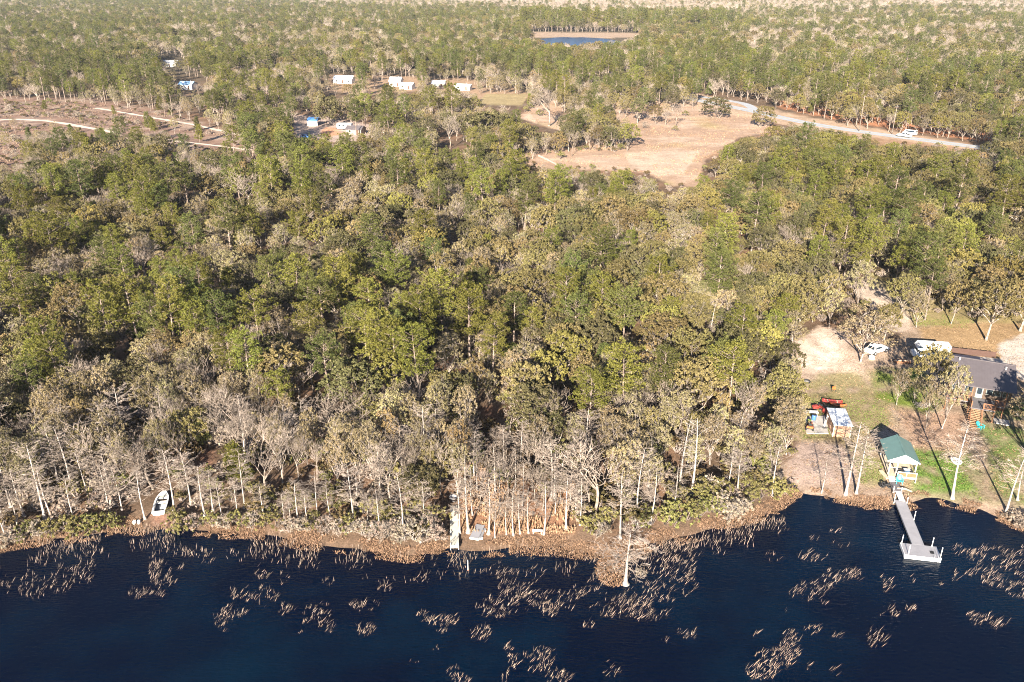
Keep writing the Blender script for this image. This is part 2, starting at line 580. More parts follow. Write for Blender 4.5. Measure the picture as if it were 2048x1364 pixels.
# ------------------------------------------------------------------ tree meshes
class TreeMesh:
    def __init__(self, seed):
        self.r = random.Random(seed)
        self.nr = np.random.RandomState(seed)
        self.wood = MB()
        self.lv = []                        # arrays (n,4,3)

    def limb(self, p, q, r0, r1, seg=3, bow=0.12, n=3):
        p, q = Vector(p), Vector(q)
        L = (q - p).length
        pts, rad = [], []
        off = Vector((self.r.uniform(-1, 1), self.r.uniform(-1, 1), self.r.uniform(-0.6, 1))) * L * bow
        for i in range(n + 1):
            t = i / n
            pts.append(p.lerp(q, t) + off * math.sin(PI * t) + Vector((self.r.uniform(-1, 1), self.r.uniform(-1, 1), 0)) * L * 0.02 * (0 < i < n))
            rad.append(r0 + (r1 - r0) * t)
        self.wood.tube(pts, rad, seg)
        return pts

    def cards(self, cen, size, width, bias=None, jitter=1.0):
        """kite shaped leaf sprays at cen; bias = preferred normal per card"""
        n = len(cen)
        if n == 0:
            return
        nrm = self.nr.normal(size=(n, 3)) * jitter
        if bias is not None:
            nrm = nrm + bias
        nrm /= np.linalg.norm(nrm, axis=1, keepdims=True) + 1e-9
        a = self.nr.normal(size=(n, 3))
        a -= nrm * np.sum(a * nrm, axis=1, keepdims=True)
        a /= np.linalg.norm(a, axis=1, keepdims=True) + 1e-9
        b = np.cross(nrm, a)
        s = self.nr.uniform(size[0], size[1], (n, 1))
        w = s * self.nr.uniform(width * 0.75, width * 1.25, (n, 1))
        q = np.stack([cen - a * s * 0.5, cen + b * w * 0.5 + a * s * 0.1, cen + a * s * 0.5, cen - b * w * 0.5 + a * s * 0.1], axis=1)
        self.lv.append(q)

    def spikes(self, cen, dirs, size, width):
        """needle sprays pointing along dirs"""
        n = len(cen)
        d = dirs / (np.linalg.norm(dirs, axis=1, keepdims=True) + 1e-9)
        a = self.nr.normal(size=(n, 3))
        b = np.cross(d, a)
        b /= np.linalg.norm(b, axis=1, keepdims=True) + 1e-9
        s = self.nr.uniform(size[0], size[1], (n, 1))
        w = s * width
        q = np.stack([cen, cen + d * s * 0.6 + b * w * 0.5, cen + d * s, cen + d * s * 0.6 - b * w * 0.5], axis=1)
        self.lv.append(q)

    def lobe(self, c, r, n, size, width=0.7, flat=0.75):
        u = self.nr.normal(size=(n, 3))
        u /= np.linalg.norm(u, axis=1, keepdims=True)
        u[:, 2] = np.where(u[:, 2] < -0.35, -u[:, 2] * 0.6, u[:, 2])
        k = max(5, n // 13)
        u = u[:k]
        rad = r * (0.62 + 0.46 * self.nr.uniform(size=(k, 1)))
        tc = np.array(c) + u * rad * np.array([1, 1, flat])
        pick_ = np.arange(n) % k
        v = self.nr.normal(size=(n, 3))
        v /= np.linalg.norm(v, axis=1, keepdims=True)
        p = tc[pick_] + v * r * 0.24 * self.nr.uniform(0.35, 1.0, (n, 1))
        self.cards(p, size, width, bias=v * 0.9 + u[pick_] * 0.6 + np.array([0, 0, 0.3]))

    def leaf_mesh(self, name, mat):
        q = np.concatenate(self.lv, axis=0)
        n = len(q)
        me = bpy.data.meshes.new(name)
        me.vertices.add(4 * n)
        me.vertices.foreach_set('co', q.reshape(-1).astype(np.float32))
        me.loops.add(4 * n)
        me.loops.foreach_set('vertex_index', np.arange(4 * n, dtype=np.int32))
        me.polygons.add(n)
        me.polygons.foreach_set('loop_start', np.arange(0, 4 * n, 4, dtype=np.int32))
        me.polygons.foreach_set('loop_total', np.full(n, 4, dtype=np.int32))
        me.materials.append(mat)
        me.update(calc_edges=True)
        return me


def grow_oak(seed, H=11.0, Rr=4.6, thin=False, dens=1.0, lod=1.0):
    T = TreeMesh(seed)
    r = T.r
    th = H * r.uniform(0.16, 0.26)
    lean = Vector((r.uniform(-.5, .5), r.uniform(-.5, .5), 0))
    base = Vector((0, 0, -0.3))
    fork = Vector((0, 0, th)) + lean
    T.wood.tube([base, Vector((0, 0, 0.35)), (fork + Vector((0, 0, 0))) * 0.55, fork], [0.34, 0.22, 0.18, 0.15] if not thin else [0.22, 0.14, 0.12, 0.10], 6)
    nl = int((22 if thin else 30) * (0.75 if lod < 1 else 1))
    cz, hz = (H * 0.58, H * 0.38) if not thin else (H * 0.54, H * 0.42)
    lobes = []
    ga = PI * (3 - math.sqrt(5))
    ph = r.uniform(0, 6.28)
    wob = [r.uniform(0.72, 1.14) for _ in range(7)]
    for i in range(nl):
        u = (i + 0.5) / nl
        el = math.asin(min(0.98, -0.30 + 1.26 * u))
        az = ph + i * ga + r.uniform(-.3, .3)
        k = wob[int((az % 6.283) / 6.284 * 7)] * r.uniform(0.72, 1.0)
        c = Vector((math.cos(az) * math.cos(el) * Rr * k * 0.80, math.sin(az) * math.cos(el) * Rr * k * 0.80,
                    cz + math.sin(el) * hz * r.uniform(0.8, 1.08))) + lean * 1.4
        lobes.append(c)
    mains = []
    for i in range(5 if not thin else 4):
        az = ph + i * 2 * PI / (5 if not thin else 4) + r.uniform(-.4, .4)
        e = fork + Vector((math.cos(az) * Rr * 0.36, math.sin(az) * Rr * 0.36, H * r.uniform(0.18, 0.34)))
        T.limb(fork, e, *((0.12, 0.07) if not thin else (0.085, 0.05)), 4, 0.12)
        mains.append(e)
    for c in lobes:
        m = min(mains, key=lambda e: (e - c).length)
        tip = c.lerp(m, 0.08)
        T.limb(m, tip, 0.055, 0.022, 3, 0.14)
        lr = Rr * (r.uniform(0.25, 0.36) if thin else r.uniform(0.20, 0.31))
        if thin:
            for k in range(6):
                d = Vector((r.gauss(0, 1), r.gauss(0, 1), r.gauss(0.5, 0.8))).normalized()
                T.limb(tip - d * 0.1, c + d * lr * r.uniform(0.8, 1.2), 0.028, 0.012, 3, 0.15, 2)
            T.lobe(c, lr * 1.15, int(140 * dens * lod), (0.16 / math.sqrt(lod), 0.33 / math.sqrt(lod)), 0.6)
        else:
            for k in range(2):
                d = Vector((r.gauss(0, 1), r.gauss(0, 1), r.gauss(0.6, 0.8))).normalized()
                T.limb(tip, c + d * lr * 1.05, 0.03, 0.014, 3, 0.15, 2)
            T.lobe(c, lr, int(175 * dens * lod), (0.19 / math.sqrt(lod), 0.38 / math.sqrt(lod)), 0.72)
    if thin:
        for k in range(5):
            az = r.uniform(0, 6.28)
            T.limb(fork * 0.8, fork + Vector((math.cos(az) * Rr * 0.5, math.sin(az) * Rr * 0.5, H * r.uniform(0.2, 0.45))), 0.07, 0.02, 3, 0.2)
    return T


def grow_pine(seed, H=17.0, Rr=3.9, crown=0.45, cone=False, lod=1.0):
    T = TreeMesh(seed)
    r = T.r
    lean = Vector((r.uniform(-.5, .5), r.uniform(-.5, .5), 0))
    pts = [Vector((0, 0, -0.3)), Vector((0, 0, 0.4)), Vector((0, 0, H * 0.35)) + lean * 0.3, Vector((0, 0, H * 0.7)) + lean * 0.8, Vector((0, 0, H * 0.97)) + lean]
    r0 = 0.24 if not cone else 0.14
    T.wood.tube(pts, [r0 * 1.3, r0, r0 * 0.85, r0 * 0.5, 0.04], 6)
    nb = int((44 if not cone else 46) * (0.7 if lod < 1 else 1))
    z0 = H * (1 - crown)
    for i in range(nb):
        t = (i + r.uniform(0, 1)) / nb
        z = z0 + t * (H - z0) * 0.98
        if cone:
            L = Rr * (1 - t) ** 0.85 * r.uniform(0.75, 1.1) + 0.25
        else:
            L = Rr * math.sqrt(max(0.03, 1 - ((t - 0.38) / 0.66) ** 2)) * r.uniform(0.55, 1.12)
        az = i * 2.4 + r.uniform(-.5, .5)
        p = Vector((0, 0, z)) + lean * (z / H)
        rise = L * ((0.18 + 0.55 * t) if not cone else 0.22) * r.uniform(0.6, 1.3)
        q = p + Vector((math.cos(az) * L, math.sin(az) * L, rise))
        T.limb(p, q, 0.06, 0.02, 3, 0.08, 2)
        nt = 3 if L > Rr * 0.55 else 2
        for k in range(nt):
            c = p.lerp(q, 1.0 - 0.26 * k) + Vector((r.uniform(-.5, .5), r.uniform(-.5, .5), r.uniform(-.1, .45)))
            n = int(42 * lod)
            d = T.nr.normal(size=(n, 3)) + np.array([math.cos(az) * 0.25, math.sin(az) * 0.25, 0.45])
            d /= np.linalg.norm(d, axis=1, keepdims=True)
            cc = np.array(c) + d * T.nr.uniform(0.05, 0.42, (n, 1)) * np.array([1, 1, 0.8])
            T.spikes(cc, d, (0.28 / math.sqrt(lod), 0.52 / math.sqrt(lod)), 0.36)
    if not cone:
        for k in range(7):
            az = r.uniform(0, 6.28)
            z = z0 - r.uniform(0.3, 3.2)
            L = r.uniform(0.5, 1.6)
            T.limb((0, 0, z), (math.cos(az) * L, math.sin(az) * L, z + L * 0.1), 0.04, 0.015, 3, 0.1, 2)
    return T


def grow_bare(seed, H=10.5, spread=0.75, trunk=0.28, fine=1.0):
    T = TreeMesh(seed)
    r = T.r

    def rec(p, d, L, rad, lev):
        q = p + d * L
        pts = T.limb(p, q, rad, rad * 0.62, 5 if lev == 0 else 3, 0.08 if lev == 0 else 0.12, 3 if lev < 2 else 2)
        if lev >= 4:
            return
        n = (5, 4, 4, 3)[lev] if fine >= 1 else (4, 4, 3, 2)[lev]
        for k in range(n):
            t = r.uniform(0.35, 1.0) if lev > 0 else r.uniform(0.72, 1.0)
            i = min(len(pts) - 2, int(t * (len(pts) - 1)))
            b = pts[i].lerp(pts[i + 1], t * (len(pts) - 1) - i)
            az = r.uniform(0, 6.28)
            side = Vector((math.cos(az), math.sin(az), r.uniform(-0.15, 0.5)))
            nd = (d * r.uniform(0.55, 1.0) + side * spread * r.uniform(0.6, 1.25) + Vector((0, 0, 0.16))).normalized()
            rec(b, nd, L * ((0.62, 0.72, 0.62, 0.6)[lev]) * r.uniform(0.75, 1.2) * (1.25 if lev == 0 else 1), max(0.017, rad * (0.5 if lev == 0 else 0.48)), lev + 1)

    L0 = H * trunk
    d0 = Vector((r.uniform(-.1, .1), r.uniform(-.1, .1), 1)).normalized()
    T.wood.tube([(0, 0, -0.3), (0, 0, 0.2)], [0.2, 0.14], 6)
    rec(Vector((0, 0, 0.15)), d0, L0, 0.135, 0)
    zs = max(v[2] for v in T.wood.v)
    s = H / zs
    T.wood.v = [(x * s, y * s, z * s) for x, y, z in T.wood.v]
    return T


def grow_cypress(seed, H=11.0, br=1.0, lean=(0, 0), dead=False):
    T = TreeMesh(seed)
    r = T.r
    bx, by = r.uniform(-.25, .25), r.uniform(-.25, .25)

    def axis(z):
        t = z / H
        return Vector((lean[0] * t + bx * math.sin(PI * t), lean[1] * t + by * math.sin(PI * t), z))
    zs = [-0.6, 0.0, 0.35, 0.9, 1.8, H * 0.4, H * 0.7, H * 0.9, H]
    T.wood.tube([axis(z) for z in zs], [0.55, 0.40, 0.26, 0.18, 0.14, 0.11, 0.07, 0.04, 0.012], 8)
    nb = int((46 if not dead else 16) * br)
    for i in range(nb):
        t = r.uniform(0.34, 0.99) if not dead else r.uniform(0.3, 0.97)
        z = t * H
        L = (0.35 + 2.3 * (1 - abs(t - 0.62) / 0.55) ** 0.8 if abs(t - 0.62) < 0.55 else 0.35) * r.uniform(0.45, 1.15) * (H / 11.0) ** 0.5
        az = r.uniform(0, 6.28)
        p = axis(z)
        q = p + Vector((math.cos(az) * L, math.sin(az) * L, L * r.uniform(-0.25, 0.75)))
        T.limb(p, q, 0.028, 0.010, 3, 0.26, 4)
        for k in range(6 if not dead else 3):
            u = r.uniform(0.25, 1.0)
            b = p.lerp(q, u)
            az2 = az + r.uniform(-1.3, 1.3)
            l2 = L * r.uniform(0.2, 0.5)
            e = b + Vector((math.cos(az2) * l2, math.sin(az2) * l2, l2 * r.uniform(-0.25, 0.6)))
            T.limb(b, e, 0.021, 0.012, 3, 0.15, 2)
            if not dead:
                for m in range(2):
                    az3 = az2 + r.uniform(-1.2, 1.2)
                    e2 = b.lerp(e, r.uniform(0.4, 0.9))
                    l3 = l2 * r.uniform(0.3, 0.6)
                    T.limb(e2, e2 + Vector((math.cos(az3) * l3, math.sin(az3) * l3, l3 * r.uniform(-0.2, 0.5))), 0.018, 0.011, 3, 0.1, 1)
    return T


def grow_shrub(seed, H=2.6, Rr=1.9, dens=1.0, twiggy=False):
    T = TreeMesh(seed)
    r = T.r
    for i in range(11):
        az = r.uniform(0, 6.28)
        k = math.sqrt(r.random())
        c = Vector((math.cos(az) * Rr * k * 0.75, math.sin(az) * Rr * k * 0.75, H * (0.32 + 0.5 * (1 - k * k) * r.uniform(0.7, 1.1))))
        T.limb((r.uniform(-.2, .2), r.uniform(-.2, .2), -0.1), c, 0.045, 0.015, 3, 0.1, 2)
        for j in range(9 if twiggy else 3):
            d = Vector((r.gauss(0, 1), r.gauss(0, 1), abs(r.gauss(0.5, 0.8)))).normalized()
            T.limb(c - d * 0.2, c + d * Rr * r.uniform(0.3, 0.5), 0.016, 0.007, 3, 0.15, 2)
        T.lobe(c, Rr * r.uniform(0.34, 0.46), int((80 if not twiggy else 46) * dens), (0.16, 0.32), 0.62, 0.85)
    return T


def fresh(tm, name, barkname, leafname, combined=False):
    tm_w = tm.wood.mesh(name + '_trunk', barkname, smooth=True)
    tm_l = tm.leaf_mesh(name + '_crown', LEAF[leafname]) if tm.lv else None
    return tm_w, tm_l


# split a bare tree's wood into trunk (thick) and crown (twigs): keep as two builders
def split_wood(tm, rmin):
    """separate islands: thick tubes to trunk, thin ones to crown"""
    v, f = tm.wood.v, tm.wood.f
    par = list(range(len(v)))

    def find(a):
        while par[a] != a:
            par[a] = par[par[a]]
            a = par[a]
        return a
    for q in f:
        a = find(q[0])
        for b in q[1:]:
            par[find(b)] = a
    groups = {}
    for i in range(len(v)):
        groups.setdefault(find(i), []).append(i)
    thick = set()
    for g, idx in groups.items():
        # first ring size
        k = 3 if len(idx) % 3 == 0 and len(idx) < 15 else 3
        a, b = Vector(v[idx[0]]), Vector(v[idx[1]])
        if (a - b).length > rmin:
            thick.add(g)
    A, B = MB(), MB()
    m = {}
    for i in range(len(v)):
        t = A if find(i) in thick else B
        m[i] = len(t.v)
        t.v.append(v[i])
    for q in f:
        t = A if find(q[0]) in thick else B
        t.f.append(tuple(m[i] for i in q))
    return A, B


# PROTO[kind] = list of dict(trunk=mesh, crown=mesh, H=, R=, shade=)
PROTO = {}


def add_proto(kind, tm, bark, shade_leafs, H, Rr, bare=False, rmin=0.12):
    if bare:
        a, b = split_wood(tm, rmin)
        tr = a.mesh(kind + '_trunk', bark, True)
        cr = b.mesh(kind + '_crown', BARK_TWIG if bark is BARK_CYP and shade_leafs == 'cyp' else bark, True)
        PROTO.setdefault(kind, []).append(dict(trunk=tr, crown=cr, H=H, R=Rr, shade=shade_leafs))
        return
    tr = tm.wood.mesh(kind + '_trunk', bark, True)
    base = None
    for sh in shade_leafs:
        if base is None:
            cr = tm.leaf_mesh(kind + '_crown', LEAF[sh])
            base = cr
        else:
            cr = base.copy()
            cr.materials.clear()
            cr.materials.append(LEAF[sh])
        PROTO.setdefault(kind, []).append(dict(trunk=tr, crown=cr, H=H, R=Rr, shade=sh))


for s, H, Rr in ((1, 11.0, 4.8), (2, 12.0, 5.4), (3, 10.0, 4.2), (4, 11.0, 5.0)):
    add_proto('live_oak', grow_oak(s, H, Rr), BARK_OAK, ['oak_olive', 'oak_dark', 'oak_yellow'], H, Rr)
for s, H, Rr in ((11, 11.0, 3.6), (12, 10.0, 3.2), (13, 11.5, 4.0), (14, 9.5, 3.3)):
    add_proto('scrub_oak', grow_oak(s, H, Rr, thin=True), BARK_SCRUB, ['scrub_tan', 'scrub_grey', 'scrub_rust'], H, Rr)
for s, H, Rr, c in ((21, 17.0, 3.8, 0.54), (22, 18.0, 4.2, 0.50), (23, 16.0, 3.5, 0.58), (24, 17.0, 4.3, 0.46)):
    add_proto('pine_tree', grow_pine(s, H, Rr, c), BARK_PINE, ['pine_bright', 'pine_deep'], H, Rr)
for s, H, Rr in ((31, 10.0, 2.5), (32, 11.0, 2.3)):
    add_proto('young_pine', grow_pine(s, H, Rr, 0.85, True), BARK_PINE, ['pine_bright', 'pine_deep'], H, Rr)
for s, H, spd, tk in ((41, 10.5, 0.75, 0.28), (42, 11.0, 0.62, 0.34), (43, 9.5, 0.9, 0.24)):
    add_proto('leafless_tree', grow_bare(s, H, spd, tk), BARK_BARE, 'bare', H, H * 0.35, True, 0.10)
for s, H in ((51, 11.0), (52, 11.5), (53, 10.5), (54, 11.0), (55, 12.0), (56, 10.0)):
    add_proto('cypress_tree', grow_cypress(s, H, 1.0 if s != 54 else 0.7), BARK_CYP, 'cyp', H, 2.0, True, 0.12)
add_proto('dead_cypress', grow_cypress(57, 11.0, 1.0, (0.4, 0), True), BARK_CYP, 'dead', 11.0, 2.0, True, 0.12)
for s, H, Rr in ((61, 2.6, 1.9), (62, 3.0, 2.0), (63, 2.2, 1.8)):
    add_proto('shrub', grow_shrub(s, H, Rr), BARK_DARK, ['shrub_olive'], H, Rr)
for s, H, Rr in ((66, 2.4, 1.8), (67, 2.0, 1.7)):
    add_proto('shrub', grow_shrub(s, H, Rr, 1.0, True), BARK_CYP, ['shrub_grey'], H, Rr)

# ------------------------------------------------------------------ clearings as the photo shows them (photo pixels)
YARD = [(1560, 705), (1640, 648), (1700, 665), (1790, 690), (1815, 640), (1840, 620), (1960, 640), (2050, 640), (2200, 700), (2200, 1100), (2060, 1066), (2010, 1042),
        (1900, 1006), (1700, 1000), (1590, 985), (1556, 965), (1590, 900), (1600, 850), (1590, 790), (1550, 745)]
MEADOW = [(1035, 235), (1080, 205), (1130, 190), (1180, 190), (1260, 195), (1390, 205), (1500, 230), (1560, 262), (1480, 275), (1410, 320),
          (1395, 378), (1340, 370), (1290, 345), (1200, 340), (1100, 340), (1010, 326), (1010, 312), (1150, 290), (1180, 270), (1120, 262)]
ROAD_V = [(1390, 192), (1500, 205), (1620, 232), (1700, 256), (1850, 272), (1990, 292), (1990, 304), (1850, 290), (1790, 288), (1700, 268),
          (1600, 250), (1480, 222), (1390, 208)]
SCRUB = [(-200, 200), (0, 202), (190, 208), (330, 229), (470, 266), (470, 276), (330, 258), (200, 258), (130, 258), (50, 262), (35, 325), (-200, 330)]
SCRUB2 = [(332, 276), (450, 288), (500, 297), (498, 304), (430, 298), (335, 288)]
COMPOUND = [(592, 237), (638, 237), (650, 250), (740, 254), (730, 268), (668, 274), (602, 280)]
FARLAWN = [(640, 150), (720, 148), (1000, 160), (1060, 190), (1040, 212), (950, 205), (930, 186), (860, 180), (740, 190), (660, 182)]
FL = [[(660, 149), (712, 148), (712, 171), (655, 174)], [(772, 155), (832, 158), (832, 184), (780, 180)], [(858, 163), (945, 164), (946, 181), (862, 179)], [(955, 189), (1055, 190), (1045, 213), (960, 209)], [(650, 178), (700, 180), (690, 190), (650, 188)], [(742, 160), (768, 165), (765, 185), (735, 185)]]
POND_V = [(1055, 64), (1280, 66), (1270, 76), (1240, 84), (1180, 92), (1090, 92), (1075, 78)]
BOAT_V = [(290, 968), (350, 972), (345, 1048), (255, 1055), (255, 1020), (300, 1015)]
PIER_V = [(893, 985), (1000, 1030), (1150, 1045), (1150, 1100), (893, 1100)]
H5_V = [(355, 155), (405, 155), (405, 182), (355, 182)]
H6_V = [(320, 115), (368, 115), (368, 136), (320, 136)]
GAPS = [[(962, 818), (994, 812), (990, 845), (962, 852)], [(1150, 790), (1175, 786), (1175, 815), (1150, 825)],
        [(390, 900), (428, 896), (430, 935), (395, 940)],
        [(930, 975), (1000, 975), (1110, 990), (1130, 1060), (925, 1060)], 
        [(1690, 560), (1760, 560), (1820, 610), (1800, 640), (1740, 610)], [(880, 280), (940, 285), (930, 300), (880, 300)]]
MEADOW_V = [(1250, 215), (1390, 215), (1500, 232), (1560, 262), (1480, 275), (1410, 320), (1395, 378), (1340, 370), (1290, 345), (1200, 338), (1035, 326), (1035, 314), (1150, 302), (1240, 304), (1292, 272), (1250, 240)]
MEADOW_W = [(1040, 235), (1085, 210), (1120, 218), (1118, 252), (1175, 262), (1060, 262)]
VISIBLE = [YARD, MEADOW_V, MEADOW_W, ROAD_V, SCRUB, SCRUB2, COMPOUND, *FL, POND_V, BOAT_V, PIER_V, H5_V, H6_V] + GAPS
VBOX = [(min(p[0] for p in q), max(p[0] for p in q), min(p[1] for p in q), max(p[1] for p in q)) for q in VISIBLE]


def pip(x, y, poly):
    ins = False
    n = len(poly)
    j = n - 1
    for i in range(n):
        x1, y1 = poly[i]
        x2, y2 = poly[j]
        if (y1 > y) != (y2 > y) and x < (x2 - x1) * (y - y1) / (y2 - y1) + x1:
            ins = not ins
        j = i
    return ins


TRACKS = [[(-60, 246), (0, 240), (50, 239), (110, 244), (180, 256), (235, 266)], [(190, 216), (240, 224), (310, 236), (385, 249), (450, 263), (500, 274)], [(330, 279), (370, 284), (430, 291), (500, 300)]]


def near_track(x, y, m=4.5):
    for q in TRACKS:
        for (x1, y1), (x2, y2) in zip(q, q[1:]):
            if x1 <= x <= x2 and abs(y1 + (y2 - y1) * (x - x1) / (x2 - x1) - y) < m:
                return True
    return False


def hits_clearing(X, Y, H, Rr):
    for z, w in ((LAND, 0), (LAND + H * 0.35, 0.5), (LAND + H * 0.62, 0.85), (LAND + H * 0.95, 0.3)):
        for s in ((0,) if w == 0 else (-1, 0, 1)):
            x, y = proj(X + s * w * Rr, Y, z)
            for q, bb in zip(VISIBLE, VBOX):
                if bb[0] <= x <= bb[1] and bb[2] <= y <= bb[3] and pip(x, y, q):
                    return True
    return False


# ------------------------------------------------------------------ ground sheet
def axis_steps(edges):
    out = []
    for a, b, s in edges:
        n = max(1, int(round((b - a) / s)))
        out += list(np.linspace(a, b, n, endpoint=False))
    out.append(edges[-1][1])
    return np.array(out)


GX = axis_steps([(-3300, -900, 200), (-900, -300, 25), (-300, -130, 4), (-130, 130, 0.85), (130, 300, 4), (300, 900, 25), (900, 3300, 200)])
GY = axis_steps([(-40, 55, 8), (55, 70, 2), (70, 150, 0.8), (150, 260, 1.6), (260, 420, 2.2), (420, 620, 5), (620, 1200, 12), (1200, 3150, 130)])
XX, YY = np.meshgrid(GX, GY)
HH = ground_h(XX, YY)
PXX, PYY = proj(XX, np.maximum(YY, 30), np.maximum(HH, 0))


def soft(poly, amp=10, seed=0, n=4):
    w = np.zeros(XX.shape)
    sc = np.clip((PYY + 50) / 900.0, 0.15, 1.2)
    for k in range(n):
        jx = (fbm(XX / 4.0, YY / 4.0, seed + 17 * k, 3) - 0.5) * 4 * amp * sc
        jy = (fbm(XX / 4.0, YY / 4.0, seed + 17 * k + 5, 3) - 0.5) * 3 * amp * sc
        w += in_poly(PXX + jx, PYY + jy, poly)
    return (w / n)[..., None]


def mixc(a, c, w):
    return a * (1 - w) + np.array(c) * w


n1 = fbm(XX / 9.0, YY / 9.0, 40, 4)[..., None]
n2 = fbm(XX / 2.2, YY / 2.2, 50, 3)[..., None]
SOIL = np.zeros(XX.shape + (3,)) + np.array((0.125, 0.085, 0.058))
SOIL = mixc(SOIL, (0.205, 0.125, 0.08), np.clip((n1 - 0.42) * 4, 0, 1))
SOIL = mixc(SOIL, (0.22, 0.18, 0.15), np.clip((n2 - 0.58) * 4, 0, 1) * 0.6)
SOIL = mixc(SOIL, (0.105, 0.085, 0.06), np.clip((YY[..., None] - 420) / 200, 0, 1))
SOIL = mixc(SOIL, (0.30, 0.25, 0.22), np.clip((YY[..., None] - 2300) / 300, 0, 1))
DSH = shore_d(XX, YY)[..., None]
SOIL = mixc(SOIL, (0.15, 0.10, 0.068), np.clip(1 - np.abs(DSH - 0.8) / 3.0, 0, 1))
SOIL = mixc(SOIL, (0.02, 0.02, 0.018), np.clip(-DSH / 1.0, 0, 1))
dry = SOIL.copy()
# the yard
w = soft(YARD, 8, 1)
yard = np.zeros_like(SOIL) + np.array((0.30, 0.22, 0.16))
yard = mixc(yard, (0.40, 0.30, 0.225), np.clip((n2 - 0.45) * 4, 0, 1))
SAND1 = [(1605, 640), (1675, 655), (1705, 715), (1760, 722), (1725, 745), (1735, 790), (1690, 805), (1660, 760), (1575, 762), (1550, 735), (1592, 705)]
SANDC = [(1612, 670), (1660, 665), (1680, 710), (1672, 742), (1622, 740), (1600, 715)]
yard = mixc(yard, (0.52, 0.395, 0.31), soft(SAND1, 32, 3, 8) * np.clip((n1 - 0.2) * 3, 0.35, 0.95))
yard = mixc(yard, (0.66, 0.54, 0.455), soft(SANDC, 48, 5, 8) * np.clip((n2 - 0.25) * 3.5, 0.15, 1))
for q, s, c in (([(1742, 738), (1845, 734), (1895, 805), (1850, 836), (1796, 812), (1750, 795)], 1.0, (0.145, 0.185, 0.035)),
                ([(1630, 748), (1720, 745), (1755, 795), (1690, 806), (1590, 805)], 0.7, (0.19, 0.18, 0.06)),
                ([(1822, 890), (1925, 898), (1990, 1008), (1900, 1004), (1828, 990)], 0.95, (0.10, 0.185, 0.03)),
                ([(1690, 888), (1762, 895), (1772, 965), (1722, 965)], 0.6, (0.16, 0.19, 0.035)),
                ([(1600, 795), (1770, 800), (1790, 850), (1700, 890), (1600, 885)], 0.7, (0.20, 0.18, 0.065)),
                ([(1818, 615), (1960, 625), (1940, 658), (1828, 652)], 0.75, (0.20, 0.19, 0.05)),
                ([(1970, 905), (2060, 880), (2060, 1010), (1995, 1010)], 0.75, (0.11, 0.18, 0.03)),
                ([(1940, 830), (2060, 800), (2060, 900), (1990, 905)], 0.8, (0.09, 0.16, 0.03))):
    yard = mixc(yard, c, soft(q, 12, 60) * s * np.clip((n2 - 0.22) * 4.0, 0.12, 1))
yard = mixc(yard, (0.33, 0.22, 0.115), soft([(1830, 655), (2060, 640), (2060, 700), (2030, 745), (1850, 692)], 8, 70) * 0.9)
yard = mixc(yard, (0.33, 0.25, 0.215), soft([(1565, 880), (1690, 888), (1725, 962), (1700, 995), (1585, 985)], 8, 80) * 0.8)
yard = mixc(yard, (0.36, 0.235, 0.165), soft([(1795, 812), (1965, 832), (1935, 905), (1825, 895)], 8, 90) * 0.8)
yard = mixc(yard, (0.48, 0.42, 0.37), soft([(1995, 690), (2060, 660), (2060, 760), (2005, 745)], 5, 95))
yard = mixc(yard, (0.24, 0.175, 0.13), soft([(1590, 970), (2000, 985), (2060, 1040), (1590, 1000)], 6, 97) * 0.7)
SOIL = SOIL * (1 - w) + yard * w
# drive that leads from the yard into the wood, and the parking under the oaks
SOIL = mixc(SOIL, (0.50, 0.40, 0.32), soft([(1690, 560), (1760, 560), (1820, 610), (1820, 660), (1790, 665), (1740, 610)], 5, 101) * 0.85)
SOIL = mixc(SOIL, (0.30, 0.25, 0.11), soft([(1730, 545), (2060, 545), (2060, 650), (1830, 640)], 6, 103) * 0.6)
# the meadow
w = soft(MEADOW, 8, 110)
mead = np.zeros_like(SOIL) + np.array((0.37, 0.25, 0.175))
mead = mixc(mead, (0.46, 0.345, 0.26), np.clip((fbm(XX / 16, YY / 7, 9, 4)[..., None] - 0.48) * 4, 0, 1))
mead = mixc(mead, (0.33, 0.25, 0.10), np.clip((fbm(XX / 22, YY / 22, 19, 3)[..., None] - 0.60) * 4, 0, 1) * 0.6)
mead = mixc(mead, (0.49, 0.375, 0.285), soft([(1250, 305), (1400, 300), (1370, 345), (1320, 355), (1260, 330)], 8, 120) * 0.8)
mead = mixc(mead, (0.52, 0.40, 0.30), soft([(1035, 245), (1060, 225), (1075, 250), (1050, 260)], 6, 122) * 0.8)
SOIL = SOIL * (1 - w) + mead * w
ex = [(1395, 320), (1480, 280), (1560, 262), (1700, 270), (1990, 296), (1990, 310), (1700, 285), (1560, 282)]
SOIL = mixc(SOIL, (0.34, 0.21, 0.13), soft(ex, 4, 130) * 0.8)
# road verges: red soil beyond, tan this side
SOIL = mixc(SOIL, (0.42, 0.19, 0.10), soft([(1560, 215), (1700, 245), (1980, 285), (1985, 262), (1700, 225), (1560, 200)], 3, 140) * 0.9)
SOIL = mixc(SOIL, (0.46, 0.33, 0.23), soft([(1150, 150), (1390, 185), (1620, 235), (1990, 296), (1990, 305), (1600, 256), (1390, 215), (1150, 168)], 3, 145) * 0.8)
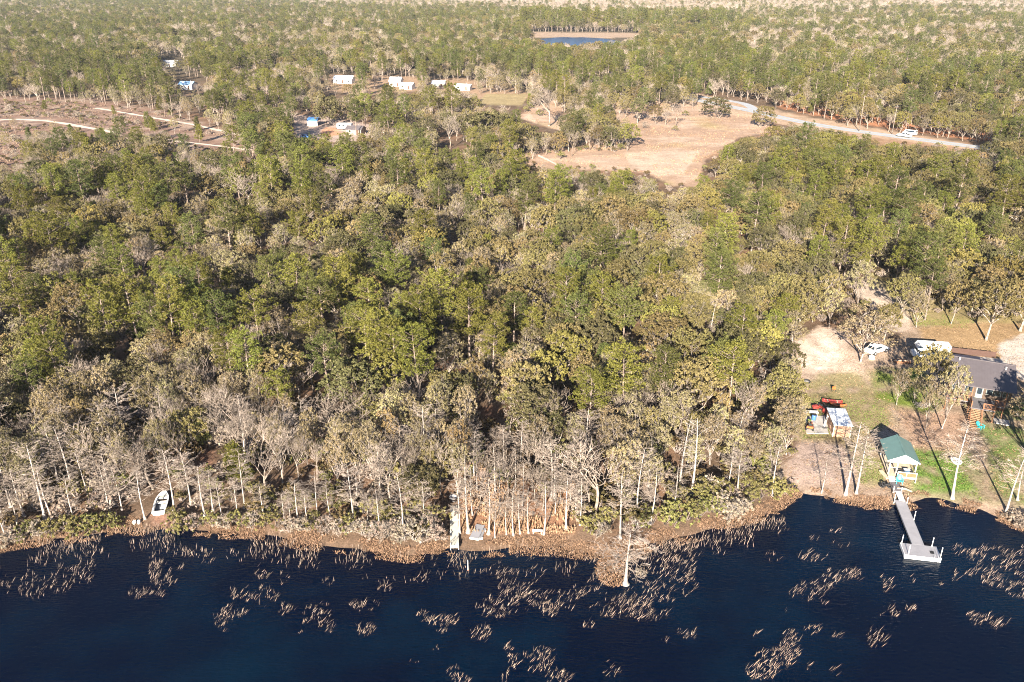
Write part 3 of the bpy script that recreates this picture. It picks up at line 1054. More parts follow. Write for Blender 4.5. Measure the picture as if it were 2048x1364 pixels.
# scrubby clearing on the left
w = soft([(-250, 186), (0, 192), (190, 198), (330, 222), (480, 268), (560, 312), (440, 300), (330, 300), (200, 280), (60, 345), (-250, 350)], 6, 150)
scr = np.zeros_like(SOIL) + np.array((0.235, 0.15, 0.112))
scr = mixc(scr, (0.33, 0.25, 0.195), np.clip((fbm(XX / 8, YY / 8, 29, 4)[..., None] - 0.45) * 4, 0, 1))
scr = mixc(scr, (0.17, 0.115, 0.10), np.clip((fbm(XX / 3, YY / 3, 39, 3)[..., None] - 0.55) * 5, 0, 1))
SOIL = SOIL * (1 - w) + scr * w
SOIL = mixc(SOIL, (0.42, 0.32, 0.27), soft([(585, 230), (640, 232), (750, 250), (745, 280), (595, 288)], 4, 160) * 0.9)
SOIL = mixc(SOIL, (0.52, 0.27, 0.16), soft([(650, 254), (672, 256), (682, 268), (655, 276), (640, 268)], 2, 163) * 0.9)
SOIL = mixc(SOIL, (0.37, 0.25, 0.165), soft(FARLAWN, 4, 165) * 0.85)
SOIL = mixc(SOIL, (0.31, 0.27, 0.125), soft([(970, 188), (1055, 188), (1045, 212), (955, 208)], 3, 166) * 0.55)
SOIL = mixc(SOIL, (0.50, 0.36, 0.26), soft([(1060, 64), (1280, 66), (1280, 74), (1200, 77), (1060, 75)], 2, 168) * 0.65)
SOIL = mixc(SOIL, (0.30, 0.165, 0.10), soft([(925, 925), (1130, 945), (1150, 1065), (925, 1065)], 8, 170) * 0.85)
SOIL = mixc(SOIL, (0.40, 0.32, 0.28), soft([(950, 935), (990, 930), (985, 985), (945, 985)], 5, 172) * 0.8)
for g in (GAPS[0], GAPS[1], GAPS[2]):
    SOIL = mixc(SOIL, (0.20, 0.115, 0.08), soft(g, 8, 175))
SOIL = mixc(SOIL, (0.22, 0.125, 0.09), soft([(300, 1030), (350, 1030), (345, 1052), (298, 1052)], 3, 178) * 0.9)
SOIL = mixc(SOIL, (0.40, 0.33, 0.29), soft([(95, 560), (175, 552), (170, 580), (95, 584)], 5, 179) * 0.8)
SOIL = np.clip(SOIL, 0.004, 0.9)

ny, nx = XX.shape
me = bpy.data.meshes.new('ground')
verts = np.stack([XX, YY, HH], axis=-1).reshape(-1, 3)
idx = np.arange(ny * nx).reshape(ny, nx)
quads = np.stack([idx[:-1, :-1], idx[:-1, 1:], idx[1:, 1:], idx[1:, :-1]], axis=-1).reshape(-1, 4)
me.vertices.add(len(verts))
me.vertices.foreach_set('co', verts.reshape(-1).astype(np.float32))
me.loops.add(quads.size)
me.loops.foreach_set('vertex_index', quads.reshape(-1).astype(np.int32))
me.polygons.add(len(quads))
me.polygons.foreach_set('loop_start', np.arange(0, quads.size, 4, dtype=np.int32))
me.polygons.foreach_set('loop_total', np.full(len(quads), 4, dtype=np.int32))
me.update(calc_edges=True)
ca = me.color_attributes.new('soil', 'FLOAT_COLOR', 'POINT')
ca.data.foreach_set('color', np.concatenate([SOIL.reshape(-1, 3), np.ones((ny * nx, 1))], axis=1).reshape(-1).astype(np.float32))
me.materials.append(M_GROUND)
go = link(bpy.data.objects.new('ground', me))
tag(go, 'flat sandy forest ground with leaf litter, yard lawn and dry meadow', 'ground', kind='structure')

wo = MB().quad((-3200, -38, 0), (3200, -38, 0), (3200, 108, 0), (-3200, 108, 0)).build('lake_water', M_WATER)
tag(wo, 'dark blue lake water along the bottom of the photo', 'water', kind='structure')


def blob(cx, cy, rx, ry, z, n=28, seed=0):
    r = random.Random(seed)
    return [(cx + rx * math.cos(2 * PI * i / n) * r.uniform(0.9, 1.08), cy + ry * math.sin(2 * PI * i / n) * r.uniform(0.9, 1.08), z) for i in range(n)]


pa, pb = at(1072, 84), at(1240, 84)
pc = (pa + pb) / 2
po = MB().quad(*blob(pc.x, at(1160, 83).y, (pb.x - pa.x) / 2, (at(1160, 74).y - at(1160, 92).y) / 2, LAND + 0.03)).build('pond_water', M_POND)
tag(po, 'small far blue pond with a sandy bank beneath tall pines', 'water', kind='structure')


def ribbon(name, pts, width, mat, label, cat, z=LAND + 0.012, kind='structure', jit=0.0):
    P = [at(x, y) for x, y in pts]
    # subdivide
    Q = []
    for i in range(len(P) - 1):
        for k in range(6):
            t = k / 6
            p0, p1, p2, p3 = P[max(i - 1, 0)], P[i], P[i + 1], P[min(i + 2, len(P) - 1)]
            q = 0.5 * ((2 * p1) + (p2 - p0) * t + (2 * p0 - 5 * p1 + 4 * p2 - p3) * t * t + (3 * p1 - p0 - 3 * p2 + p3) * t * t * t)
            Q.append(q)
    Q.append(P[-1])
    m = MB()
    L, Rt = [], []
    for i, p in enumerate(Q):
        d = (Q[min(i + 1, len(Q) - 1)] - Q[max(i - 1, 0)]).normalized()
        s = Vector((d.y, -d.x, 0))
        w1 = width / 2 * (1 + rng.uniform(-jit, jit))
        w2 = width / 2 * (1 + rng.uniform(-jit, jit))
        L.append((p.x - s.x * w1, p.y - s.y * w1, z))
        Rt.append((p.x + s.x * w2, p.y + s.y * w2, z))
    for i in range(len(Q) - 1):
        m.quad(L[i], Rt[i], Rt[i + 1], L[i + 1])
    o = m.build(name, mat)
    return tag(o, label, cat, kind=kind)


ROADPX = [(2200, 325), (2000, 300), (1840, 279), (1700, 260), (1600, 243), (1500, 221), (1390, 199), (1280, 175), (1170, 158), (1040, 140)]
ribbon('road', ROADPX, 7.0, M_ASPHALT, 'pale grey two lane road running behind the meadow', 'road')
M_LINE = plain('yellow_line_paint', (0.55, 0.42, 0.08), 0.7, 0.1)
M_LINEW = plain('white_line_paint', (0.75, 0.75, 0.72), 0.7, 0.1)
ribbon('road_centre_line', ROADPX, 0.3, M_LINE, 'yellow centre line painted on the road', 'road marking', LAND + 0.017)
ribbon('sandy_track', [(-60, 246), (0, 240), (50, 239), (110, 244), (180, 256), (235, 266)], 3.0, M_SAND, 'pale curving sandy track at the left edge of the scrub clearing', 'track', jit=0.3)
ribbon('sandy_track', [(190, 216), (240, 224), (310, 236), (385, 249), (450, 263), (500, 274)], 2.2, M_SAND, 'long straight sandy track crossing the scrub clearing', 'track', LAND + 0.016, jit=0.3)
ribbon('sandy_track', [(330, 279), (370, 284), (430, 291), (500, 300), (570, 312)], 1.9, M_SAND, 'short sandy track entering the wood below the clearing', 'track', jit=0.3)
ribbon('side_road', [(1515, 224), (1490, 208), (1440, 199), (1400, 193)], 5.0, M_ASPHALT, 'short side road joining the main road by the round oak', 'road', LAND + 0.02)

# ------------------------------------------------------------------ tree planting
TREES = []            # dict(kind, proto, X, Y, s, rz, label or None)
OCC = []              # occupied points (x, y, r)
NOUN = {'live_oak': 'live oak', 'scrub_oak': 'scrub oak', 'pine_tree': 'pine', 'young_pine': 'young pine', 'leafless_tree': 'leafless tree',
        'cypress_tree': 'bare cypress', 'dead_cypress': 'dead snag', 'shrub': 'shrub'}
SHADEW = {'oak_olive': 'olive', 'oak_dark': 'dark green', 'oak_yellow': 'yellow-green', 'scrub_tan': 'tan', 'scrub_grey': 'grey-olive', 'scrub_rust': 'rusty',
          'pine_bright': 'bright', 'pine_deep': 'dark', 'bare': 'grey', 'cyp': 'white-trunked', 'dead': 'white', 'shrub_olive': 'olive', 'shrub_grey': 'grey twiggy'}


def pick(kind, shade=None, seed=None):
    c = [p for p in PROTO[kind] if shade is None or p['shade'] == shade]
    return (rng if seed is None else random.Random(seed)).choice(c)


def plant(kind, px, py, H=None, shade=None, label=None, wide=1.0, ytop=None, z=None, sink=0.0):
    g = at(px, py)
    if z is None:
        z = float(ground_h(g.x, g.y))
    g = at(px, py, z)
    p = pick(kind, shade)
    if ytop is not None:
        H = height_at(ytop, g.y) - z
    H = H / (1 - sink)
    s = H / p['H']
    TREES.append(dict(kind=kind, p=p, X=g.x, Y=g.y, Z=z - 0.05 - sink * H, s=s, wide=wide, rz=rng.uniform(0, 6.28), label=label, hand=True))
    OCC.append((g.x, g.y, max(1.6, p['R'] * s * 0.55)))


# cypresses and other bare trees along the water: photo base x, y, row of the tip
CYP = [(90, 1036, 890, ''), (49, 1032, 935, ''), (36, 1058, 975, ''), (8, 1050, 960, ''), (105, 1038, 930, ''), (177, 990, 898, ''), (228, 1008, 900, ''), (219, 1024, 935, ''),
       (244, 1020, 935, ''), (291, 1040, 940, ''), (349, 1022, 896, ''), (382, 1008, 905, ''), (410, 1032, 930, ''), (426, 1022, 940, ''), (490, 1016, 900, ''), (474, 1030, 960, ''),
       (570, 1048, 985, ''), (581, 1046, 990, ''), (597, 1044, 960, ''), (616, 1048, 980, ''), (635, 1028, 945, ''), (662, 1036, 962, ''), (708, 1048, 930, ''), (717, 1012, 940, ''), (735, 1040, 985, ''),
       (806, 1073, 945, ''), (919, 1067, 958, ''), (937, 1065, 905, ''), (977, 1068, 955, ''), (990, 1076, 1002, ''), (1013, 1070, 995, ''), (1027, 1072, 975, ''), (1040, 1068, 980, ''),
       (1057, 1066, 975, ''), (1088, 1070, 965, ''), (1102, 1000, 885, ''), (1108, 1000, 900, ''), (1120, 1002, 940, ''), (1132, 1058, 945, ''), (1158, 990, 870, ''), (1240, 1077, 955, ''), (1273, 1038, 896, ''),
       (1456, 972, 888, ''), (1475, 990, 900, ''), (1545, 992, 892, ''), (1641, 992, 910, ''), (1690, 994, 842, ''), (1712, 990, 858, ''), (1904, 1003, 850, ''), (2012, 1026, 900, ''), (2035, 1000, 905, ''),
       (530, 1042, 968, ''), (150, 1044, 950, ''), (12, 1075, 985, ''), (445, 1040, 962, ''), (760, 1058, 975, ''), (1300, 1048, 930, ''), (1345, 1030, 925, ''), (845, 1050, 960, '')]
CYPLAB = {90: 'tall thin white-trunked bare cypress second from the left picture edge', 291: 'bare cypress with flared foot beside the grounded boat',
          349: 'bare cypress just right of the grounded boat', 937: 'tall white-trunked bare cypress between the white pier and grey raft',
          919: 'slim bare cypress standing against the right side of the white pier', 977: 'bare cypress just right of the grey raft',
          1641: 'short bare cypress at waterline below the brown shed', 1690: 'tall bare cypress, left one of the pair left of the pavilion',
          1712: 'tall bare cypress, right one of the pair left of the pavilion', 1904: 'tall leaning bare cypress beside the white dinghy on the lawn',
          2012: 'bare cypress leaning in over the shore at right picture edge', 806: 'white-trunked bare cypress left of the white pier',
          1240: 'white bare cypress on the shore just behind the lone water cypress', 1088: 'bare cypress just right of the white shore bench', 1057: 'bare cypress just left of the white shore bench',
          1545: 'bare cypress at the left corner of the yard shore'}
for x, y, t, _ in CYP:
    plant('cypress_tree', x, y, ytop=t, label=CYPLAB.get(x))
plant('cypress_tree', 1251, 1168, ytop=1062, label='lone white cypress standing in the lake among reeds', z=0.0, wide=2.0)
plant('dead_cypress', 1359, 978, ytop=828, label='tall broken white snag, left of two tall trunks above the shore')
plant('dead_cypress', 1383, 988, ytop=835, label='tall white snag, right of two tall trunks above the shore')
plant('dead_cypress', 1418, 690, ytop=598, label='slim grey dead snag in the wood left of the yard')
plant('leafless_tree', 1189, 1028, ytop=872, label='round-crowned leafless tree with dark twigs behind the shore bench', shade='bare')
# broad bare trees
for x, y, t, wd, lab in ((306, 978, 852, 1.3, 'broad white leafless tree behind the grounded boat'), (215, 1025, 940, 2.2, 'low sprawling white leafless tree left of the grounded boat'),
                         (683, 905, 806, 1.5, 'wide white leafless tree in the wood left of the white pier'), (1320, 470, 395, 1.0, 'white fan-shaped leafless tree below the meadow'),
                         (1373, 478, 415, 1.0, 'grey leafless tree beside the white fan-shaped one below the meadow'), (500, 430, 335, 1.3, 'broad pale leafless tree in the left wood below the clearing'),
                         (190, 320, 265, 1.0, 'grey leafless tree at the lower edge of the scrub clearing'), (225, 335, 283, 1.0, 'second grey leafless tree at the lower edge of the scrub clearing'),
                         (600, 610, 535, 1.3, 'pinkish leafless tree in the middle of the left wood'), (290, 935, 850, 1.2, 'pale leafless tree high behind the grounded boat'),
                         (900, 298, 230, 0.9, 'pinkish leafless tree at the left end of the meadow'), (1098, 252, 172, 1.2, 'big grey leafless tree standing in the meadow'),
                         (1144, 312, 258, 0.9, 'pale dead tree at the lower side of the meadow'), (1352, 253, 202, 1.0, 'small pale leafless tree at the far side of the meadow'),
                         (975, 182, 137, 1.4, 'round pinkish leafless tree beside the far white houses'), (790, 262, 210, 1.0, 'leafless tree right of the fenced compound'),
                         (1720, 308, 268, 1.6, 'pale twiggy leafless tree in front of the road'), (1092, 310, 268, 1.0, 'leafless tree with several stems in the meadow')):
    plant('leafless_tree', x, y, ytop=t, wide=wd, label=lab)
# the yard's trees
plant('scrub_oak', 1721, 724, ytop=612, shade='scrub_grey', wide=1.5, label='spreading pale-trunked oak in the sandy yard')
plant('live_oak', 1972, 680, ytop=560, shade='oak_olive', wide=1.15, label='forked pale-trunked oak on the tan grass behind the house')
plant('scrub_oak', 1567, 712, ytop=622, shade='scrub_grey', wide=1.4, label='broad grey-olive oak at the left edge of the sandy yard')
plant('scrub_oak', 1793, 810, ytop=735, shade='scrub_grey', wide=0.8, label='small thin oak on the lawn left of the house')
plant('scrub_oak', 1849, 862, ytop=755, shade='scrub_grey', wide=0.6, label='tall thin oak on bare soil between pavilion and house')
plant('scrub_oak', 1884, 857, ytop=722, shade='scrub_grey', wide=0.62, label='grey-olive oak with bare lower trunk just left of the house stairs')
plant('live_oak', 1858, 812, ytop=688, shade='oak_olive', wide=0.72, label='olive oak in front of the white motorhome')
plant('scrub_oak', 1826, 806, ytop=748, shade='scrub_tan', wide=0.8, label='small tan oak by the log pile on the lawn')
plant('live_oak', 2105, 915, 11.5, shade='oak_olive', label='tall olive oak just beyond the right picture edge')
plant('scrub_oak', 2075, 945, 11, shade='scrub_grey', wide=1.2, label='tall thin oak just beyond the right picture edge by the shore')
plant('scrub_oak', 2052, 898, 10.0, shade='scrub_grey', wide=0.9, label='thin oak at right picture edge below the house')
plant('scrub_oak', 1832, 655, ytop=575, shade='scrub_grey', wide=1.0, label='grey-olive oak at the left end of the tan grass')
plant('live_oak', 1902, 648, ytop=560, shade='oak_olive', wide=0.8, label='olive oak on the green patch behind the house')
plant('scrub_oak', 1885, 620, ytop=545, shade='scrub_grey', label='grey-olive oak behind the green grass patch')
plant('live_oak', 1768, 680, ytop=605, shade='oak_olive', wide=0.95, label='bushy olive oak beside the parked white car')
plant('live_oak', 2040, 662, ytop=545, shade='oak_olive', label='olive oak at right picture edge above the drive')
plant('live_oak', 1800, 640, ytop=548, shade='oak_olive', wide=0.9, label='olive oak left of the grass patch, above the drive')
plant('scrub_oak', 1715, 612, ytop=520, shade='scrub_grey', label='tall thin oak beside the sandy drive in the wood')
plant('scrub_oak', 1658, 655, ytop=575, shade='scrub_tan', label='tan oak at the top of the sandy yard')
# meadow trees
for k, x, y, t, sh, wd, lab in (('live_oak', 1254, 302, 244, 'oak_yellow', 1.1, 'round yellow-green oak alone on the meadow'), ('live_oak', 1437, 236, 192, 'oak_dark', 1.5, 'round dark oak between meadow and road'),
                                ('live_oak', 1520, 254, 208, 'oak_olive', 1.1, 'olive oak at the roadside next to the round dark one'), ('live_oak', 1222, 186, 150, 'oak_olive', 1.3, 'low wide oak at the far left corner of the meadow'),
                                ('live_oak', 1270, 214, 172, 'oak_olive', 1.2, 'first oak of the row along the far meadow edge'), ('live_oak', 1312, 208, 172, 'oak_dark', 1.2, 'dark oak amid the row along the far meadow edge'),
                                ('live_oak', 1358, 206, 175, 'oak_dark', 1.2, 'last dark oak of the row along the far meadow edge'), ('pine_tree', 1285, 238, 178, 'pine_deep', 1.0, 'pine at the far side of the meadow'),
                                ('live_oak', 1190, 285, 228, 'oak_olive', 1.1, 'olive oak of the clump on the meadow, nearest its bare middle'), ('live_oak', 1218, 278, 225, 'oak_olive', 1.1, 'right-hand olive oak of the meadow clump'),
                                ('scrub_oak', 1165, 270, 215, 'scrub_grey', 1.1, 'grey-olive oak of the meadow clump'), ('live_oak', 1018, 308, 255, 'oak_olive', 1.1, 'olive oak at the lower left of the meadow'),
                                ('live_oak', 975, 292, 218, 'oak_dark', 1.7, 'very broad dark oak left of the meadow'), ('live_oak', 1055, 300, 250, 'oak_dark', 1.0, 'dark oak below the meadow track'),
                                ('pine_tree', 905, 258, 170, 'pine_bright', 1.0, 'bright pine below the far white houses'), ('pine_tree', 862, 255, 180, 'pine_bright', 1.0, 'yellow-green pine left of the broad dark oak'),
                                ('live_oak', 660, 250, 190, 'oak_dark', 1.2, 'dark oak behind the fenced compound'), ('live_oak', 1115, 306, 262, 'oak_olive', 1.0, 'small olive oak by the white trailer'),
                                ('scrub_oak', 1145, 240, 190, 'scrub_grey', 1.0, 'thin grey-olive oak right of the big bare meadow tree'), ('pine_tree', 1180, 250, 185, 'pine_deep', 0.9, 'deep green pine in the meadow clump')):
    plant(k, x, y, ytop=t, shade=sh, wide=wd * (0.85 if k == 'live_oak' else 1), label=lab, sink=0.3 if k == 'live_oak' and x != 1254 else 0)
for k, x, y, H in (('scrub_oak', 1135, 268, 8), ('live_oak', 1160, 258, 8), ('scrub_oak', 1205, 262, 8), ('leafless_tree', 1232, 256, 7), ('leafless_tree', 1075, 228, 8), ('shrub', 1060, 218, 3), ('live_oak', 1005, 275, 9), ('scrub_oak', 1030, 288, 9), ('live_oak', 960, 300, 9), ('scrub_oak', 1248, 268, 7),
                   ('scrub_oak', 1125, 222, 8), ('shrub', 1050, 224, 3), ('shrub', 1080, 232, 3), ('shrub', 1370, 232, 2.5), ('scrub_oak', 1330, 238, 8), ('live_oak', 1395, 200, 8), ('scrub_oak', 1150, 300, 8), ('leafless_tree', 1180, 300, 7), ('shrub', 1240, 300, 2.5), ('shrub', 1560, 262, 2.5), ('shrub', 1600, 262, 3), ('shrub', 1640, 268, 3), ('shrub', 1660, 272, 3), ('scrub_oak', 1580, 270, 6)):
    plant(k, x, y, H)
# big pines of the middle wood that the photo shows clearly
for x, y, H, sh in ((890, 715, 17, 'pine_bright'), (848, 742, 16, 'pine_bright'), (940, 735, 16, 'pine_bright'), (760, 800, 16, 'pine_bright'), (735, 775, 15, 'pine_bright'), (845, 832, 16, 'pine_bright'), (800, 812, 15, 'pine_bright'), (1195, 690, 14, 'pine_bright'),
                    (1245, 730, 15, 'pine_deep'), (1150, 722, 13, 'pine_deep'), (705, 622, 13, 'pine_bright'), (505, 815, 14, 'pine_bright'), (470, 800, 13, 'pine_bright'), (110, 790, 14, 'pine_bright'), (130, 815, 13, 'pine_bright'), (385, 720, 14, 'pine_bright'),
                    (330, 690, 14, 'pine_bright'), (410, 740, 13, 'pine_bright'), (225, 600, 14, 'pine_deep'), (265, 615, 14, 'pine_bright'), (30, 600, 14, 'pine_bright'), (45, 640, 14, 'pine_bright'), (400, 540, 14, 'pine_deep'), (330, 470, 14, 'pine_bright'), (60, 470, 14, 'pine_bright'),
                    (630, 480, 14, 'pine_bright'), (610, 430, 13, 'pine_bright'), (505, 330, 13, 'pine_bright'), (470, 320, 13, 'pine_bright'), (1440, 560, 16, 'pine_bright'), (1425, 590, 15, 'pine_deep'), (1530, 500, 15, 'pine_bright'), (1460, 470, 15, 'pine_deep'), (1620, 440, 14, 'pine_bright'),
                    (1625, 585, 13, 'pine_bright'), (1470, 745, 13, 'pine_bright'), (1455, 850, 14, 'pine_bright'), (1440, 830, 13, 'pine_deep'), (1920, 400, 15, 'pine_bright'), (2000, 420, 15, 'pine_deep'), (1850, 640, 13, 'pine_deep'), (660, 820, 13, 'pine_deep'), (630, 740, 13, 'pine_bright'), (985, 770, 13, 'pine_bright')):
    plant('pine_tree', x, y, H * 0.9, shade=sh)
for x, y, H in ((700, 610, 10), (205, 520, 9), (460, 620, 9), (255, 650, 9), (280, 400, 9)):
    plant('young_pine', x, y, H)
plant('live_oak', 1090, 800, 9, shade='oak_yellow')
plant('live_oak', 1130, 770, 10, shade='oak_yellow')
plant('scrub_oak', 880, 600, 11, shade='scrub_rust')
plant('scrub_oak', 1050, 690, 11, shade='scrub_rust')
plant('live_oak', 1340, 750, 11, shade='oak_olive', wide=1.2)
plant('live_oak', 1230, 640, 11, shade='oak_olive', wide=1.2)
plant('live_oak', 1330, 660, 11, shade='oak_olive', wide=1.2)
plant('live_oak', 1450, 760, 10, shade='oak_dark')

# shrubs along the bank
SHRUBS = []
for x, y, H, sh in ((135, 1062, 2.2, 0), (155, 1068, 2.4, 0), (180, 1064, 2.4, 0), (205, 1062, 2.4, 0), (228, 1056, 2.2, 0), (30, 1085, 2.2, 1), (55, 1076, 2.4, 0), (80, 1070, 2.2, 1), (105, 1070, 2.2, 0), (10, 1092, 2.0, 1), (352, 1056, 2.4, 0), (368, 1058, 2.6, 0), (390, 1055, 2.0, 1),
                    (425, 1052, 2.2, 0), (450, 1054, 2.0, 1), (480, 1050, 2.4, 0), (505, 1052, 2.2, 1), (530, 1055, 2.0, 0), (555, 1052, 2.4, 0), (580, 1060, 1.8, 1), (605, 1060, 2.0, 1), (630, 1052, 2.2, 0), (655, 1062, 2.2, 1), (680, 1066, 2.0, 1), (700, 1060, 2.4, 0), (725, 1070, 2.4, 1), (750, 1072, 2.2, 1),
                    (775, 1074, 2.4, 1), (805, 1082, 2.4, 1), (830, 1078, 2.8, 1), (850, 1066, 3.0, 1), (868, 1050, 3.0, 0), (870, 1080, 2.2, 1), (545, 1020, 2.4, 0), (610, 1015, 2.4, 0), (665, 1015, 2.6, 0), (745, 1030, 2.8, 0), (770, 1040, 2.6, 0), (1180, 1062, 2.0, 0), (1200, 1070, 2.0, 1),
                    (1215, 1052, 2.4, 0), (1170, 1040, 2.2, 0), (1285, 1055, 2.4, 0), (1305, 1048, 2.4, 0), (1330, 1050, 2.8, 0), (1352, 1046, 3.0, 0), (1375, 1040, 3.0, 0), (1398, 1036, 2.8, 0), (1340, 1020, 2.8, 0), (1370, 1012, 2.8, 0), (1400, 1008, 2.6, 0), (1420, 1024, 2.6, 0), (1445, 1024, 2.6, 1),
                    (1460, 1038, 2.6, 1), (1478, 1030, 2.6, 1), (1500, 1008, 2.4, 0), (1520, 998, 2.6, 0), (1545, 990, 2.6, 0), (1565, 985, 2.4, 0), (1440, 992, 2.6, 0), (1495, 985, 2.6, 0), (1530, 972, 2.2, 0), (2030, 1050, 2.0, 1), (2052, 1058, 2.2, 1), (1283, 1150, 0.9, 1), (440, 1010, 2.2, 0), (350, 1035, 1.8, 0)):
    plant('shrub', x, y, H, shade=('shrub_olive', 'shrub_grey')[sh], z=None if (x, y) != (1283, 1150) else 0.0)


for k in range(110):
    x, y = rng.uniform(0, 480), rng.uniform(204, 330)
    if pip(x, y, SCRUB) and not near_track(x, y - 4, 9):
        plant('shrub', x, y, rng.uniform(1.2, 3.0), shade=rng.choice(('shrub_olive', 'shrub_grey')))
for x, y, k, H in ((20, 300, 'scrub_oak', 7), (60, 285, 'young_pine', 6), (110, 276, 'scrub_oak', 7), (150, 290, 'young_pine', 8), (240, 262, 'scrub_oak', 6), (300, 262, 'young_pine', 8), (310, 268, 'young_pine', 7), (350, 268, 'scrub_oak', 7),
                   (395, 262, 'young_pine', 6), (420, 252, 'scrub_oak', 8), (330, 232, 'leafless_tree', 7), (345, 236, 'leafless_tree', 8), (360, 240, 'leafless_tree', 7), (90, 222, 'young_pine', 5), (230, 232, 'young_pine', 5), (30, 262, 'scrub_oak', 6), (400, 285, 'young_pine', 7), (455, 282, 'scrub_oak', 7),
                   (250, 300, 'pine_tree', 12), (215, 312, 'young_pine', 9), (285, 318, 'pine_tree', 11), (130, 322, 'scrub_oak', 9), (80, 335, 'scrub_oak', 8), (180, 335, 'young_pine', 10)):
    plant(k, x, y, H)


for x, y in ((945, 1030), (960, 1005), (1000, 1020), (1015, 1000), (1045, 1010), (1070, 1005), (1085, 1020), (1110, 1030), (1065, 980), (1030, 975), (990, 985), (1140, 1010), (1150, 1030), (955, 985), (1160, 1050), (1178, 1020), (1005, 955), (1040, 945), (1080, 955), (1120, 965)):
    plant(rng.choice(('cypress_tree', 'cypress_tree', 'leafless_tree')), x, y, rng.uniform(5.5, 8.5), wide=0.8)


for x, y, k, sh, H in ((1562, 805, 'scrub_oak', 'scrub_grey', 8), (1570, 850, 'live_oak', 'oak_olive', 8.5), (1572, 910, 'scrub_oak', 'scrub_grey', 7), (1560, 772, 'live_oak', 'oak_dark', 8), (1580, 870, 'scrub_oak', 'scrub_tan', 7), (1562, 900, 'scrub_oak', 'scrub_grey', 8.5), (1556, 835, 'live_oak', 'oak_olive', 9)):
    plant(k, x, y, H, shade=sh, wide=0.9)


for k, x, y, H, sh in (('live_oak', 1275, 246, 11, 'oak_dark'), ('live_oak', 1312, 250, 9, 'oak_olive'), ('leafless_tree', 1332, 252, 8, None), ('live_oak', 1250, 236, 10, 'oak_olive'), ('pine_tree', 1190, 216, 12, 'pine_deep'), ('scrub_oak', 1212, 238, 9, 'scrub_grey'), ('leafless_tree', 1170, 238, 9, None),
                       ('leafless_tree', 1228, 208, 9, None), ('live_oak', 1345, 222, 9, 'oak_dark'), ('live_oak', 1300, 222, 9, 'oak_dark'), ('scrub_oak', 1385, 215, 7, 'scrub_grey'), ('shrub', 1290, 256, 3, None), ('shrub', 1350, 262, 2.5, None), ('shrub', 1120, 318, 3, None), ('scrub_oak', 1065, 318, 8, 'scrub_grey'),
                       ('scrub_oak', 672, 193, 8, 'scrub_grey'), ('live_oak', 700, 197, 8, 'oak_olive'), ('scrub_oak', 735, 190, 8, 'scrub_tan'), ('live_oak', 778, 201, 9, 'oak_olive'), ('scrub_oak', 806, 205, 9, 'scrub_tan'), ('leafless_tree', 842, 196, 8, None), ('live_oak', 868, 203, 9, 'oak_dark'), ('live_oak', 910, 207, 8, 'oak_olive'), ('shrub', 938, 197, 4, None),
                       ('scrub_oak', 362, 198, 8, 'scrub_grey'), ('leafless_tree', 398, 195, 8, None), ('scrub_oak', 330, 147, 9, 'scrub_grey'), ('live_oak', 360, 148, 9, 'oak_olive'), ('scrub_oak', 655, 183, 7, 'scrub_grey'), ('leafless_tree', 750, 178, 8, None), ('scrub_oak', 960, 188, 6, 'scrub_grey'), ('live_oak', 1170, 178, 9, 'oak_olive'), ('live_oak', 1205, 176, 9, 'oak_dark')):
    plant(k, x, y, H, shade=sh)


# footprints of built things: nothing grows there
for x, y, r in ((1681, 862, 4), (1632, 850, 4), (1800, 930, 4.5), (1965, 760, 7), (1860, 715, 6), (1745, 700, 4), (322, 1000, 3), (908, 1050, 2.5), (955, 1060, 2.5)):
    g = at(x, y)
    OCC.append((g.x, g.y, r))
OCCA = {}


def occ_add(x, y, r):
    OCCA.setdefault((int(x // 8), int(y // 8)), []).append((x, y, r))


for o in OCC:
    occ_add(*o)


def occ_hit(x, y, r):
    cx, cy = int(x // 8), int(y // 8)
    for i in (-1, 0, 1):
        for j in (-1, 0, 1):
            for a, b, q in OCCA.get((cx + i, cy + j), ()):
                if (a - x) ** 2 + (b - y) ** 2 < (q + r) ** 2:
                    return True
    return False


